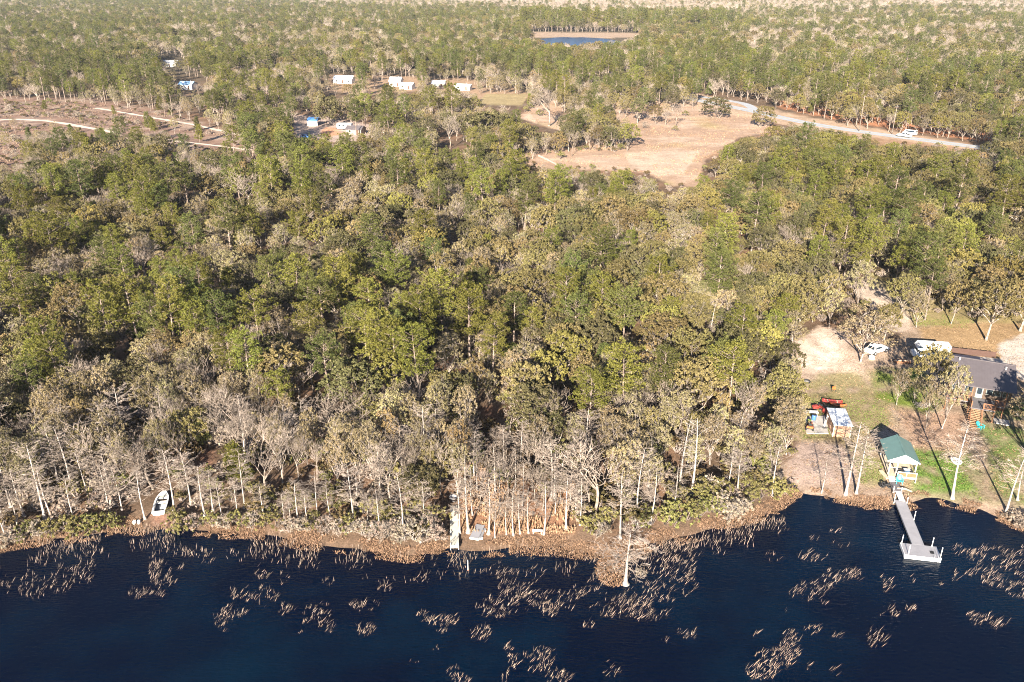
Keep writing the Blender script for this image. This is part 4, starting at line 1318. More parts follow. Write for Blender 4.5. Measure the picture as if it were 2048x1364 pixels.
def weights(px, py, X, Y, d):
    pn = float(fbm(X / 28.0, Y / 28.0, 77, 2))
    if Y > 1150:
        if px > 1000 or (px > 600 and py < 18):
            w = dict(pine_tree=.22, live_oak=.10, scrub_oak=.28, leafless_tree=.40, young_pine=0)
            if py < 24:
                w = dict(pine_tree=.05, live_oak=.03, scrub_oak=.22, leafless_tree=.70, young_pine=0)
        else:
            w = dict(pine_tree=.34, live_oak=.10, scrub_oak=.32, leafless_tree=.24, young_pine=0)
    elif Y > 420:
        if px > 1500 and py < 150:
            w = dict(pine_tree=.20, live_oak=.10, scrub_oak=.25, leafless_tree=.45, young_pine=.0)
        elif px > 1000:
            w = dict(pine_tree=.38, live_oak=.16, scrub_oak=.30, leafless_tree=.14, young_pine=.02)
        elif px > 500:
            w = dict(pine_tree=.28, live_oak=.14, scrub_oak=.38, leafless_tree=.18, young_pine=.02)
        else:
            w = dict(pine_tree=.36, live_oak=.08, scrub_oak=.33, leafless_tree=.21, young_pine=.02)
    elif Y > 215:
        if px < 700:
            w = dict(pine_tree=.19, young_pine=.09, scrub_oak=.42, live_oak=.14, leafless_tree=.16)
        elif px < 1380:
            w = dict(pine_tree=.10, young_pine=.02, scrub_oak=.48, live_oak=.26, leafless_tree=.14)
        else:
            w = dict(pine_tree=.15, young_pine=.02, scrub_oak=.17, live_oak=.57, leafless_tree=.09)
    elif d > 42:
        if px < 1000:
            w = dict(pine_tree=.15, young_pine=.05, scrub_oak=.50, live_oak=.20, leafless_tree=.10)
        elif px < 1380:
            w = dict(pine_tree=.12, young_pine=.01, scrub_oak=.38, live_oak=.41, leafless_tree=.08)
        else:
            w = dict(pine_tree=.15, young_pine=.01, scrub_oak=.24, live_oak=.52, leafless_tree=.08)
    elif d > 20:
        w = dict(pine_tree=.10, young_pine=.03, scrub_oak=.55, live_oak=.14, leafless_tree=.18)
        if px > 1350:
            w = dict(pine_tree=.2, young_pine=.02, scrub_oak=.36, live_oak=.32, leafless_tree=.10)
    else:
        w = dict(pine_tree=.0, young_pine=.02, scrub_oak=.46, live_oak=.05, leafless_tree=.29, cypress_tree=.18)
    w = dict(w)
    if Y > 420:
        ln_ = float(fbm(X / 120.0, Y / 160.0, 83, 2))
        w['leafless_tree'] *= max(0.2, 1 + (ln_ - 0.5) * 4)
        w['scrub_oak'] *= max(0.4, 1 + (float(fbm(X / 90.0, Y / 120.0, 87, 2)) - 0.5) * 5)
    w['pine_tree'] = w['pine_tree'] * max(0.15, (pn - 0.3) * 5) if Y < 1150 else w['pine_tree']
    return w


SHADEP = {'live_oak': (('oak_olive', .5), ('oak_dark', .38), ('oak_yellow', .12)), 'scrub_oak': (('scrub_tan', .42), ('scrub_grey', .48), ('scrub_rust', .10)),
          'pine_tree': (('pine_bright', .6), ('pine_deep', .4)), 'young_pine': (('pine_bright', .6), ('pine_deep', .4)), 'leafless_tree': (('bare', 1),), 'cypress_tree': (('cyp', 1),)}
HRANGE = {'live_oak': (5.6, 11.0), 'scrub_oak': (4.8, 9.4), 'pine_tree': (8.5, 15.5), 'young_pine': (4.5, 8), 'leafless_tree': (6, 9.5), 'cypress_tree': (7, 10)}


def wchoice(d):
    t = rng.random() * sum(d.values())
    for k, v in d.items():
        t -= v
        if t <= 0:
            return k
    return k


def sow(y0, y1, cell, keep=1.0, minr=1.55):
    y = y0
    while y < y1:
        xm = (y * 0.70 + 25)
        x = -xm
        while x < xm:
            X = x + rng.uniform(0, cell)
            Y = y + rng.uniform(0, cell)
            x += cell
            if rng.random() > keep:
                continue
            d = float(shore_d(X, Y)) if Y < 150 else 99.0
            if d < 2.5:
                continue
            if Y > 420 and vnoise(X / 26.0, Y / 40.0, 91) > 0.86:
                continue
            if 100 < Y < 420 and vnoise(X / 7.0, Y / 9.0, 93) > 0.80:
                continue
            px, py = proj(X, Y, LAND)
            kind = wchoice(weights(px, py, X, Y, d))
            lo, hi = HRANGE[kind]
            H = rng.uniform(lo, hi)
            wd_ = rng.uniform(0.9, 1.2)
            if d < 32 and kind == 'scrub_oak':
                H = rng.uniform(6.5, 9.8)
                wd_ = rng.uniform(0.6, 0.85)
            elif d < 32 and kind == 'leafless_tree':
                wd_ = rng.uniform(0.7, 1.0)
            sh = wchoice(dict(SHADEP[kind]))
            if kind == 'pine_tree' and Y > 340 and rng.random() < 0.45:
                sh = 'pine_deep'
            p = pick(kind, sh)
            s = H / p['H']
            if occ_hit(X, Y, minr * (cell / 5.2)):
                continue
            if hits_clearing(X, Y, H, p['R'] * s):
                continue
            occ_add(X, Y, minr * (cell / 5.2))
            TREES.append(dict(kind=kind, p=p, X=X, Y=Y, Z=float(ground_h(X, Y)) - 0.05, s=s, wide=wd_, rz=rng.uniform(0, 6.28), label=None, hand=False))
        y += cell


sow(76, 112, 2.7, 0.9, 1.6)
sow(112, 135, 3.4, 1.0, 1.6)
sow(135, 340, 3.8, 1.0, 1.6)
sow(340, 700, 5.5, 0.97)
sow(700, 1300, 6.8, 0.97)
sow(1300, 2750, 9.8)

# the tree line of the pine stand behind the pond
for i in range(90):
    x = rng.uniform(1045, 1460)
    y = rng.uniform(52, 63)
    g = at(x, y)
    p = pick('pine_tree')
    TREES.append(dict(kind='pine_tree', p=p, X=g.x, Y=g.y, Z=LAND, s=rng.uniform(20, 24) / p['H'], wide=0.9, rz=rng.uniform(0, 6), label=None, hand=False))

for t in TREES:
    t['px'], t['py'] = proj(t['X'], t['Y'], t['Z'])
    t['tx'], t['ty'] = proj(t['X'], t['Y'], t['Z'] + t['p']['H'] * t['s'] * 0.75)
    t['inview'] = (-15 < t['tx'] < 2063) and (t['ty'] > 0)

LIMIT = 296
SINGLE, REST = [], []
for kind in PROTO:
    L = [t for t in TREES if t['kind'] == kind]
    L.sort(key=lambda t: (not t['hand'], t['Y'] / (t['s'] * t['p']['H'])))
    n = 0
    for t in L:
        if t['inview'] and n < LIMIT and (t['hand'] or t['Y'] < 330):
            SINGLE.append(t)
            n += 1
        else:
            REST.append(t)

# ---- labels: look first, then the belt of wood and the landmark, then the order from left to right
COLS = [(150, 'near left picture edge'), (430, 'behind grounded boat'), (770, 'left of white pier'), (1000, 'behind white pier'), (1180, 'behind shore bench'),
        (1400, 'behind lone cypress'), (1600, 'left of yard'), (1850, 'beyond sandy yard'), (9999, 'near right picture edge')]
ROWS = [(1000, 'at the waterline'), (930, 'first belt'), (870, 'second belt'), (815, 'third belt'), (765, 'fourth belt'), (715, 'fifth belt'), (670, 'sixth belt'), (625, 'seventh belt'),
        (585, 'eighth belt'), (548, 'ninth belt'), (512, 'tenth belt'), (478, 'eleventh belt'), (446, 'twelfth belt'), (416, 'thirteenth belt'), (388, 'fourteenth belt'), (360, 'fifteenth belt'), (330, 'sixteenth belt'), (300, 'seventeenth belt'), (-999, 'farthest belt')]
NUM = ['', 'one', 'two', 'three', 'four', 'five', 'six', 'seven', 'eight', 'nine', 'ten', 'eleven', 'twelve', 'thirteen', 'fourteen', 'fifteen', 'sixteen']
ORD = ['first', 'second', 'third', 'fourth', 'fifth', 'sixth', 'seventh', 'eighth', 'ninth', 'tenth', 'eleventh', 'twelfth', 'thirteenth', 'fourteenth', 'fifteenth', 'sixteenth']
cells = {}
for t in SINGLE:
    if t['label']:
        continue
    c = [n for lim, n in COLS if t['px'] < lim][0]
    rws = [n for lim, n in ROWS if t['py'] >= lim][0]
    cells.setdefault((t['kind'], t['p']['shade'], c, rws), []).append(t)
for (kind, sh, c, rw), L in cells.items():
    L.sort(key=lambda t: t['px'])
    n = len(L)
    noun = SHADEW[sh] + ' ' + NOUN[kind]
    rw2 = rw if rw == 'at the waterline' else rw + ' from shore'
    plural = noun + ('es' if noun.endswith('s') else 's')
    for i, t in enumerate(L):
        if n == 1:
            t['label'] = '%s, %s, %s' % (noun, rw2, c)
        else:
            pos = 'leftmost' if i == 0 else 'rightmost' if i == n - 1 else 'middle' if (n == 3) else ORD[min(i, 15)] + ' from left'
            if n == 2:
                pos = ('left', 'right')[i] + ' one'
            t['label'] = '%s of %s %s, %s, %s' % (pos, NUM[min(n, 16)], plural, rw2, c)
GROUP = {'live_oak': 'live oaks of the wood', 'scrub_oak': 'thin leaved scrub oaks of the wood', 'pine_tree': 'tall pines of the wood', 'young_pine': 'young cone shaped pines',
         'leafless_tree': 'leafless trees of the wood', 'cypress_tree': 'bare cypresses along the shore', 'dead_cypress': 'white dead snags', 'shrub': 'shrubs along the bank'}
CATEG = {'shrub': 'shrub'}
for t in SINGLE:
    p = t['p']
    o = bpy.data.objects.new(t['kind'], None)
    o.empty_display_size = 0.3
    o.location = (t['X'], t['Y'], t['Z'])
    o.rotation_euler = (rng.uniform(-.04, .04), rng.uniform(-.04, .04), t['rz'])
    o.scale = (t['s'] * t['wide'], t['s'] * t['wide'], t['s'])
    link(o)
    tag(o, t['label'], CATEG.get(t['kind'], 'tree'), GROUP[t['kind']])
    a = bpy.data.objects.new('trunk' if t['kind'] != 'shrub' else 'stems', p['trunk'])
    b = bpy.data.objects.new('crown' if t['kind'] != 'shrub' else 'foliage', p['crown'])
    for q in (a, b):
        link(q)
        q.parent = o


# ------------------------------------------------------------------ the far wood as scattered stuff
def joined(wood, leaf, name):
    """one mesh out of a trunk and a crown mesh"""
    def arr(m):
        v = np.empty(len(m.vertices) * 3, dtype=np.float32)
        m.vertices.foreach_get('co', v)
        return v.reshape(-1, 3), [tuple(p.vertices) for p in m.polygons]
    v1, f1 = arr(wood)
    v2, f2 = arr(leaf)
    m = bpy.data.meshes.new(name)
    n = len(v1)
    m.from_pydata(np.concatenate([v1, v2]).tolist(), [], f1 + [tuple(i + n for i in f) for f in f2])
    m.materials.append(wood.materials[0])
    m.materials.append(leaf.materials[0])
    m.polygons.foreach_set('material_index', [0] * len(f1) + [1] * len(f2))
    m.update()
    return m


def scatter(name, label, cat, pts, meshes):
    """pts: (x, y, z, scale, index) -> one stuff object whose modifier places the meshes"""
    me = bpy.data.meshes.new(name)
    me.from_pydata([p[:3] for p in pts], [], [])
    a = me.attributes.new('size', 'FLOAT', 'POINT')
    a.data.foreach_set('value', [p[3] for p in pts])
    b = me.attributes.new('which', 'INT', 'POINT')
    b.data.foreach_set('value', [int(p[4]) for p in pts])
    c = me.attributes.new('turn', 'FLOAT', 'POINT')
    c.data.foreach_set('value', [rng.uniform(0, 6.28) for p in pts])
    coll = bpy.data.collections.new(name + '_kinds')
    for i, m in enumerate(meshes):
        coll.objects.link(bpy.data.objects.new('%s_kind_%02d' % (name, i), m))
    ng = bpy.data.node_groups.new(name, 'GeometryNodeTree')
    ng.interface.new_socket('Geometry', in_out='INPUT', socket_type='NodeSocketGeometry')
    ng.interface.new_socket('Geometry', in_out='OUTPUT', socket_type='NodeSocketGeometry')
    N = ng.nodes
    gi, gout = N.new('NodeGroupInput'), N.new('NodeGroupOutput')
    ci = N.new('GeometryNodeCollectionInfo')
    ci.inputs['Collection'].default_value = coll
    ci.inputs['Separate Children'].default_value = True
    ci.inputs['Reset Children'].default_value = True
    ip = N.new('GeometryNodeInstanceOnPoints')
    ip.inputs['Pick Instance'].default_value = True

    def attr(nm, ty):
        q = N.new('GeometryNodeInputNamedAttribute')
        q.data_type = ty
        q.inputs['Name'].default_value = nm
        return q
    s_, w_, t_ = attr('size', 'FLOAT'), attr('which', 'INT'), attr('turn', 'FLOAT')
    cx = N.new('ShaderNodeCombineXYZ')
    Lk = ng.links.new
    Lk(t_.outputs['Attribute'], cx.inputs[2])
    Lk(gi.outputs[0], ip.inputs['Points'])
    Lk(ci.outputs[0], ip.inputs['Instance'])
    Lk(w_.outputs['Attribute'], ip.inputs['Instance Index'])
    Lk(cx.outputs[0], ip.inputs['Rotation'])
    Lk(s_.outputs['Attribute'], ip.inputs['Scale'])
    Lk(ip.outputs[0], gout.inputs[0])
    o = link(bpy.data.objects.new(name, me))
    md = o.modifiers.new('scatter', 'NODES')
    md.node_group = ng
    return tag(o, label, cat, kind='stuff')


FAR = {'pine_tree': ('far_pine_wood', 'mass of far pines reaching to the hazy distance'), 'live_oak': ('far_oak_wood', 'mass of far evergreen oaks among the pines'),
       'scrub_oak': ('far_scrub_wood', 'mass of far tan and grey-olive oaks'), 'leafless_tree': ('far_leafless_wood', 'mass of far pale leafless trees'),
       'young_pine': ('far_young_pines', 'scattered small cone shaped pines in the far wood'), 'cypress_tree': ('far_cypresses', 'bare cypresses further along the shore')}
for kind, (nm, lab) in FAR.items():
    ps = PROTO[kind]
    # light versions for the distance
    L = [t for t in REST if t['kind'] == kind]
    if not L:
        continue
    ms = [joined(p['trunk'], p['crown'], nm + '_mesh') for p in ps]
    pid = {id(p): i for i, p in enumerate(ps)}
    scatter(nm, lab, 'trees', [(t['X'], t['Y'], t['Z'], t['s'] * (1.05 if t['Y'] < 600 else 1.0 if kind == 'pine_tree' else 1.35), pid[id(t['p'])]) for t in L], ms)

# undergrowth: low brush on the forest floor
und = []
for s in (71, 72, 73):
    T = grow_shrub(s, 1.5, 1.3, 0.45, s == 72)
    und.append(joined(T.wood.mesh('brush_stems', BARK_DARK), T.leaf_mesh('brush_leaves', LEAF[('under', 'shrub_grey', 'shrub_olive')[s - 71]]), 'brush'))
pts = []
y = 78.0
while y < 445:
    xm = y * 0.68 + 15
    x = -xm
    st = 2.6 if y < 190 else 3.6
    while x < xm:
        X, Y = x + rng.uniform(0, st), y + rng.uniform(0, st)
        x += st
        if rng.random() < 0.35:
            continue
        if float(shore_d(X, Y)) < 2:
            continue
        px, py = proj(X, Y, LAND)
        if Y > 330 and not pip(px, py, SCRUB):
            continue
        if Y > 280 and near_track(px, py - 2, 6):
            continue
        bad = False
        for q, bb in zip(VISIBLE, VBOX):
            if bb[0] <= px <= bb[1] and bb[2] <= py <= bb[3] and pip(px, py, q):
                bad = True
                break
        if bad and rng.random() > (0.75 if pip(px, py, SCRUB) else 0.0):
            continue
        nr_ = float(shore_d(X, Y)) < 26 and px < 1560
        pts.append((X, Y, float(ground_h(X, Y)) - 0.05, rng.uniform(0.7, 1.9) if nr_ else rng.uniform(0.4, 1.25), rng.choice((0, 1, 2)) if nr_ else rng.choice((0, 0, 1, 2))))
    y += st
scatter('undergrowth', 'low brush and saplings on the forest floor', 'undergrowth', pts, und)


# ------------------------------------------------------------------ reeds, dead ferns, grass
def blades(name, label, cat, specs, mat):
    """specs: array rows x, y, z, length, width, lean x, lean y"""
    A = np.array(specs)
    n = len(A)
    base = A[:, 0:3]
    tip = base + np.stack([A[:, 5] * A[:, 3], A[:, 6] * A[:, 3], A[:, 3]], axis=1)
    mid = base * 0.45 + tip * 0.55
    a = NR.uniform(-1.0, 1.0, n)
    side = np.stack([np.cos(a), np.sin(a), np.zeros(n)], axis=1) * A[:, 4:5] * 0.5
    q = np.stack([base - side * 0.6, base + side * 0.6, mid + side, tip, mid - side], axis=1)
    me = bpy.data.meshes.new(name)
    me.vertices.add(5 * n)
    me.vertices.foreach_set('co', q.reshape(-1).astype(np.float32))
    me.loops.add(5 * n)
    me.loops.foreach_set('vertex_index', np.arange(5 * n, dtype=np.int32))
    me.polygons.add(n)
    me.polygons.foreach_set('loop_start', np.arange(0, 5 * n, 5, dtype=np.int32))
    me.polygons.foreach_set('loop_total', np.full(n, 5, dtype=np.int32))
    me.materials.append(mat)
    me.update(calc_edges=True)
    o = link(bpy.data.objects.new(name, me))
    return tag(o, label, cat, kind='stuff')


REEDS = []
Z4 = [(20, 490, 40, 50, 40), (190, 490, 75, 80, 120), (360, 460, 75, 70, 130), (480, 370, 60, 60, 90), (900, 340, 40, 30, 40), (930, 400, 60, 50, 110), (1030, 390, 40, 22, 35), (950, 460, 65, 35, 90), (800, 540, 50, 35, 45), (900, 530, 60, 25, 40),
      (1070, 310, 40, 20, 20), (1200, 335, 40, 25, 25), (1540, 410, 45, 45, 45), (1640, 450, 40, 30, 30), (1410, 545, 60, 38, 75), (1540, 560, 70, 50, 90), (1350, 650, 60, 35, 80), (1280, 700, 40, 36, 40), (1280, 755, 22, 8, 10), (1670, 630, 38, 36, 38), (1830, 680, 90, 50, 150),
      (1880, 620, 35, 25, 25), (1920, 740, 25, 25, 20), (1760, 770, 15, 12, 8), (1810, 360, 50, 40, 30), (1920, 470, 40, 20, 18), (705, 545, 14, 14, 8), (1425, 660, 15, 12, 8), (1525, 350, 10, 16, 6), (500, 460, 40, 22, 20), (1360, 510, 12, 12, 6)]
Z5 = [(200, 510, 40, 25, 30), (430, 670, 50, 30, 60), (520, 700, 65, 28, 65), (590, 690, 30, 25, 30), (530, 760, 30, 10, 14), (80, 750, 50, 32, 60), (40, 610, 50, 28, 45), (120, 610, 40, 20, 25), (760, 770, 55, 42, 85), (860, 400, 40, 35, 30), (1000, 440, 120, 55, 190), (950, 520, 85, 45, 120),
      (850, 620, 105, 55, 170), (1100, 590, 120, 55, 170), (1180, 630, 110, 36, 130), (1060, 290, 130, 55, 120), (1300, 540, 80, 38, 80), (1450, 480, 65, 60, 110), (1550, 625, 130, 48, 190), (1740, 650, 100, 46, 140), (1850, 400, 125, 130, 330), (1700, 560, 130, 50, 190), (1960, 460, 60, 80, 110),
      (1850, 560, 120, 50, 130), (1960, 770, 58, 36, 60), (1850, 800, 30, 22, 25), (1390, 720, 30, 18, 20), (920, 850, 30, 26, 28), (940, 910, 25, 16, 14), (1060, 945, 120, 45, 150), (1120, 885, 50, 36, 50), (1210, 1035, 62, 40, 75), (905, 1035, 28, 28, 22), (600, 1000, 36, 36, 30), (650, 1040, 50, 28, 50),
      (515, 870, 30, 18, 16), (1520, 980, 50, 40, 28), (410, 455, 50, 18, 16), (360, 935, 30, 10, 10), (500, 345, 100, 25, 50), (1240, 270, 100, 50, 80), (1500, 320, 130, 50, 110), (1920, 300, 110, 60, 190), (20, 370, 50, 25, 20), (1150, 980, 20, 12, 8)]
Z2 = [(410, 520, 85, 35, 90), (150, 530, 55, 28, 40), (600, 640, 90, 48, 100), (500, 700, 75, 45, 70), (370, 760, 100, 50, 100), (490, 830, 30, 12, 14), (690, 640, 40, 36, 30), (880, 690, 60, 26, 30), (900, 745, 30, 18, 20), (1050, 685, 28, 26, 20), (1250, 700, 12, 12, 8), (1350, 665, 20, 32, 18),
      (1350, 490, 40, 28, 40), (1560, 510, 135, 45, 230), (1700, 560, 70, 50, 110), (1540, 620, 60, 40, 70), (1650, 680, 125, 45, 200), (1760, 740, 70, 48, 100), (1440, 640, 28, 18, 20), (920, 890, 55, 42, 60), (1060, 870, 40, 22, 22), (1500, 915, 70, 56, 120), (1630, 975, 48, 28, 45), (820, 1070, 50, 58, 70),
      (250, 1090, 55, 80, 130), (150, 1210, 120, 65, 200), (70, 1280, 90, 60, 150), (400, 1015, 50, 22, 30), (560, 1050, 25, 18, 16), (490, 1240, 25, 14, 14), (550, 1285, 30, 22, 24), (310, 1165, 20, 14, 12), (380, 1255, 12, 28, 12), (35, 1040, 14, 16, 12), (560, 365, 30, 20, 12), (600, 440, 50, 30, 18), (390, 410, 40, 20, 14), (1780, 800, 30, 20, 20), (1790, 520, 40, 60, 60), (240, 900, 10, 12, 5)]
for tab, ox, oy, sc in ((Z4, 0, 1000, 2.926), (Z5, 700, 1000, 2.926), (Z2, 1500, 950, 3.294)):
    for x, y, rx, ry, n in tab:
        for k in range(int(n * 0.68)):
            a, q = rng.uniform(0, 6.28), math.sqrt(rng.random()) * 1.2
            g = at(ox + (x + math.cos(a) * rx * q) / sc, oy + (y + 12 + math.sin(a) * ry * q) / sc, 0.0)
            if float(fbm(g.x / 0.9, g.y / 0.9, 5, 2)) < 0.40:
                continue
            lx = rng.gauss(0.5, 0.25)
            for m in range(rng.choice((1, 1, 2))):
                REEDS.append((g.x + rng.gauss(0, .05), g.y + rng.gauss(0, .05), -0.15, rng.uniform(0.3, 0.9), rng.uniform(0.013, 0.034), lx + rng.gauss(0, .1), rng.gauss(0.05, .12)))
# reed fringe along the bank
for i in range(3800):
    X = rng.uniform(-72, 34)
    Y = float(np.interp(X, SHX, SHY)) + rng.gauss(-2.0, 1.6)
    d = float(shore_d(X, Y))
    if -5.5 < d < 0.6 and float(fbm(X / 3.0, Y / 3.0, 15, 2)) > 0.46:
        REEDS.append((X, Y, -0.1, rng.uniform(0.4, 1.1), rng.uniform(0.016, 0.04), rng.gauss(0.15, 0.22), rng.gauss(0, .15)))
blades('reeds', 'dry tan reeds standing in clumps in the shallow lake', 'reeds', REEDS, LEAF['reed'])

# dead ferns and leaves in an orange band along the bank
FERN = []
for i in range(80000):
    X = rng.uniform(-75, 80)
    Y = float(np.interp(X, SHX, SHY)) + rng.gauss(0.4, 1.5)
    d = float(shore_d(X, Y))
    lim = 1.5 if X < 33 else 1.2
    if d < -1.5 or d > lim:
        continue
    if float(fbm(X / 2.4, Y / 2.4, 25, 3)) < 0.41 + (0.1 if d > 1.2 else 0):
        continue
    px, py = proj(X, Y, 0.3)
    if 285 < px < 350 and py < 1052:
        continue
    if 895 < px < 925 and py < 1100:
        continue
    if 1780 < px < 1812 and py < 1040:
        continue
    FERN.append((X, Y, max(0, float(ground_h(X, Y))) - 0.03, rng.uniform(0.08, 0.34), rng.uniform(0.035, 0.11), rng.gauss(0.0, 0.8), rng.gauss(0, 0.8)))
g = at(1225, 1150, 0)
for i in range(1300):
    a, q = rng.uniform(0, 6.28), math.sqrt(rng.random())
    X, Y = g.x + math.cos(a) * q * 1.9, g.y + 0.5 + math.sin(a) * q * 2.6
    FERN.append((X, Y, -0.02, rng.uniform(0.12, 0.36), rng.uniform(0.04, 0.12), rng.gauss(0.0, 0.7), rng.gauss(0, 0.7)))
blades('dead_ferns', 'orange brown dead ferns and leaves along the waterline', 'dead ferns', FERN, LEAF['dead_fern'])

# grass on the lawns, dry weeds on the bare ground
GR, DG = [], []
for i in range(26000):
    px, py = rng.uniform(1560, 2048), rng.uniform(600, 1000)
    if not pip(px, py, YARD):
        continue
    g = at(px, py)
    if float(shore_d(g.x, g.y)) < 2:
        continue
    f = float(fbm(g.x / 2.2, g.y / 2.2, 50, 3))
    grn = any(pip(px, py, q) for q in ([(1752, 738), (1845, 738), (1890, 805), (1850, 832), (1800, 808), (1760, 790)], [(1822, 898), (1905, 905), (1975, 1005), (1900, 1002), (1832, 985)],
                                       [(1690, 888), (1762, 895), (1772, 965), (1722, 965)], [(1818, 615), (1960, 625), (1940, 658), (1828, 652)], [(1600, 795), (1760, 800), (1780, 850), (1700, 870), (1600, 880)]))
    z = float(ground_h(g.x, g.y)) - 0.01
    if grn and f > 0.42:
        GR.append((g.x, g.y, z, rng.uniform(0.05, 0.16), rng.uniform(0.08, 0.2), rng.gauss(0, .6), rng.gauss(0, .6)))
    elif f > 0.5 and not pip(px, py, SANDC) and rng.random() < 0.5:
        DG.append((g.x, g.y, z, rng.uniform(0.04, 0.14), rng.uniform(0.06, 0.18), rng.gauss(0, .7), rng.gauss(0, .7)))
for i in range(9000):
    px, py = rng.uniform(925, 1150), rng.uniform(930, 1064)
    g = at(px, py)
    if float(shore_d(g.x, g.y)) < 1 or float(fbm(g.x / 2, g.y / 2, 33, 3)) < 0.43:
        continue
    DG.append((g.x, g.y, float(ground_h(g.x, g.y)) - 0.02, rng.uniform(0.15, 0.6), rng.uniform(0.06, 0.16), rng.gauss(0, .4), rng.gauss(0, .4)))
for i in range(15000):
    px, py = rng.uniform(1010, 1560), rng.uniform(190, 385)
    if not pip(px, py, MEADOW):
        continue
    g = at(px, py)
    if float(fbm(g.x / 9, g.y / 9, 53, 3)) < 0.5:
        continue
    DG.append((g.x, g.y, LAND - 0.02, rng.uniform(0.1, 0.4), rng.uniform(0.15, 0.4), rng.gauss(0, .7), rng.gauss(0, .7)))
WD = []
for i in range(26000):
    px, py = rng.uniform(-40, 560), rng.uniform(192, 345)
    if not pip(px, py, SCRUB) or near_track(px, py):
        continue
    g = at(px, py)
    if float(fbm(g.x / 5, g.y / 5, 43, 3)) < 0.47:
        continue
    WD.append((g.x, g.y, LAND - 0.02, rng.uniform(0.2, 0.8), rng.uniform(0.15, 0.4), rng.gauss(0, .5), rng.gauss(0, .5)))
LT = []
for i in range(30000):
    px, py = rng.uniform(1545, 2050), rng.uniform(610, 1010)
    if not pip(px, py, YARD):
        continue
    g = at(px, py)
    if float(shore_d(g.x, g.y)) < 1.5 or float(fbm(g.x / 3.5, g.y / 3.5, 63, 3)) < 0.46 + 0.12 * pip(px, py, SANDC):
        continue
    LT.append((g.x, g.y, float(ground_h(g.x, g.y)) + 0.004, rng.uniform(0.02, 0.06), rng.uniform(0.06, 0.18), rng.gauss(0, 2.5), rng.gauss(0, 2.5)))
blades('leaf_litter', 'fallen brown leaves and twigs over the yard', 'leaves', LT, LEAF['litter'])
blades('weeds', 'brown weeds and dead grass on the scrub clearing', 'weeds', WD, LEAF['weeds'])
blades('lawn_grass', 'short green grass on the yard lawns', 'grass', GR, LEAF['grass'])
blades('dry_grass', 'tan dry grass and weeds on the open ground', 'grass', DG, LEAF['drygrass'])

# ------------------------------------------------------------------ built things
def yaw(v):
    return math.atan2(v[1], v[0])


# ---- T shaped floating dock with gangway and upper walk
dk = at(1836, 1090, 0.45)
YD = R(-11)
t = thing('swim_dock', 'long grey T-shaped lake dock with white poles and a white edge', 'dock', (dk.x, dk.y, 0), YD)
MB().box(-1.95, 1.95, -2.25, 0, 0.32, 0.5).build('platform', M_GREYDECKX, t, bevel=0.01)
MB().box(-1.98, 1.98, -2.30, -2.25, 0.02, 0.53).box(-2.0, -1.95, -2.25, 0, 0.1, 0.53).box(1.95, 2.0, -2.25, 0, 0.1, 0.53).build('edge_board', M_WHITE, t)
MB().box(-1.8, 1.8, -2.1, -0.1, -0.25, 0.30).box(-0.5, 0.5, 0.4, 9.0, -0.2, 0.28).build('float', M_BLACK, t)
MB().box(-0.64, 0.64, 0.004, 9.2, 0.32, 0.505).build('walkway', M_GREYDECK, t, bevel=0.01)
MB().box(-0.68, -0.64, 0.0, 9.2, 0.28, 0.53).box(0.64, 0.68, 0.0, 9.2, 0.28, 0.53).build('walkway_rim', M_GREY, t)
for x, y, h in ((-1.85, -0.1, 1.7), (1.5, -0.05, 1.75), (1.9, -2.1, 1.95), (-1.55, -2.1, 1.7), (0.75, 5.2, 1.7), (-0.72, 9.0, 1.4), (0.75, 8.8, 1.3)):
    p = MB().lathe((x, y, -1.0), [(0.045, 0), (0.045, h + 0.95), (0.06, h + 0.96), (0.06, h + 1.0)], 8).build('pole', M_WHITE, t)
MB().bar((1.2, -2.34, -0.4), (1.2, -2.34, 1.0), 0.04).bar((1.6, -2.34, -0.4), (1.6, -2.34, 1.0), 0.04).bar((1.2, -2.34, 0.2), (1.6, -2.34, 0.2), 0.04).bar((1.2, -2.34, -0.1), (1.6, -2.34, -0.1), 0.04) \
    .bar((1.2, -2.34, 1.0), (1.2, -1.9, 1.0), 0.04).bar((1.6, -2.34, 1.0), (1.6, -1.9, 1.0), 0.04).build('ladder', M_GREY, t)
MB().box(1.0, 1.45, -1.5, -1.0, 0.505, 0.54).build('hatch', M_BLACK, t)
MB().box(-0.2, 0.5, 8.9, 10.9, 0.60, 0.66).build('gangway', M_WHITE, t)
MB().box(-0.55, 0.6, 10.85, 13.3, 0.55, 0.80).build('upper_walk', M_DARKDECK, t)
MB().bar((-0.45, 11, -0.4), (-0.45, 11, 1.35), 0.09).bar((0.5, 11, -0.4), (0.5, 11, 1.35), 0.09).bar((-0.45, 13, 0), (-0.45, 13, 0.6), 0.09).bar((0.5, 13, 0), (0.5, 13, 0.6), 0.09).build('post', M_OFFWHITE, t)

# ---- pavilion with green roof
YP = R(-11.5)
PV = Vector((50.25, 93.95, LAND - 0.02))
t = thing('pavilion', 'open white-posted pavilion with green metal gable roof at the lake', 'pavilion', PV, YP)
W_, D_ = 3.35, 4.6
FZ, EZ, RZ = 0.5, 2.5, 3.55
MB().box(-0.05, W_ + 0.05, -1.1, D_, FZ - 0.16, FZ).build('floor', M_PALEWOOD, t)
mr = MB()
for s in (0, 1):
    xa, xb = (-0.35, W_ / 2) if s == 0 else (W_ + 0.35, W_ / 2)
    za, zb = EZ, RZ
    mr.loft([[(xa, -0.55, za), (xb, -0.55, zb), (xb, -0.55, zb + 0.06), (xa, -0.55, za + 0.06)], [(xa, D_ + 0.3, za), (xb, D_ + 0.3, zb), (xb, D_ + 0.3, zb + 0.06), (xa, D_ + 0.3, za + 0.06)]])
rf = mr.build('roof', M_GREENROOF, t)
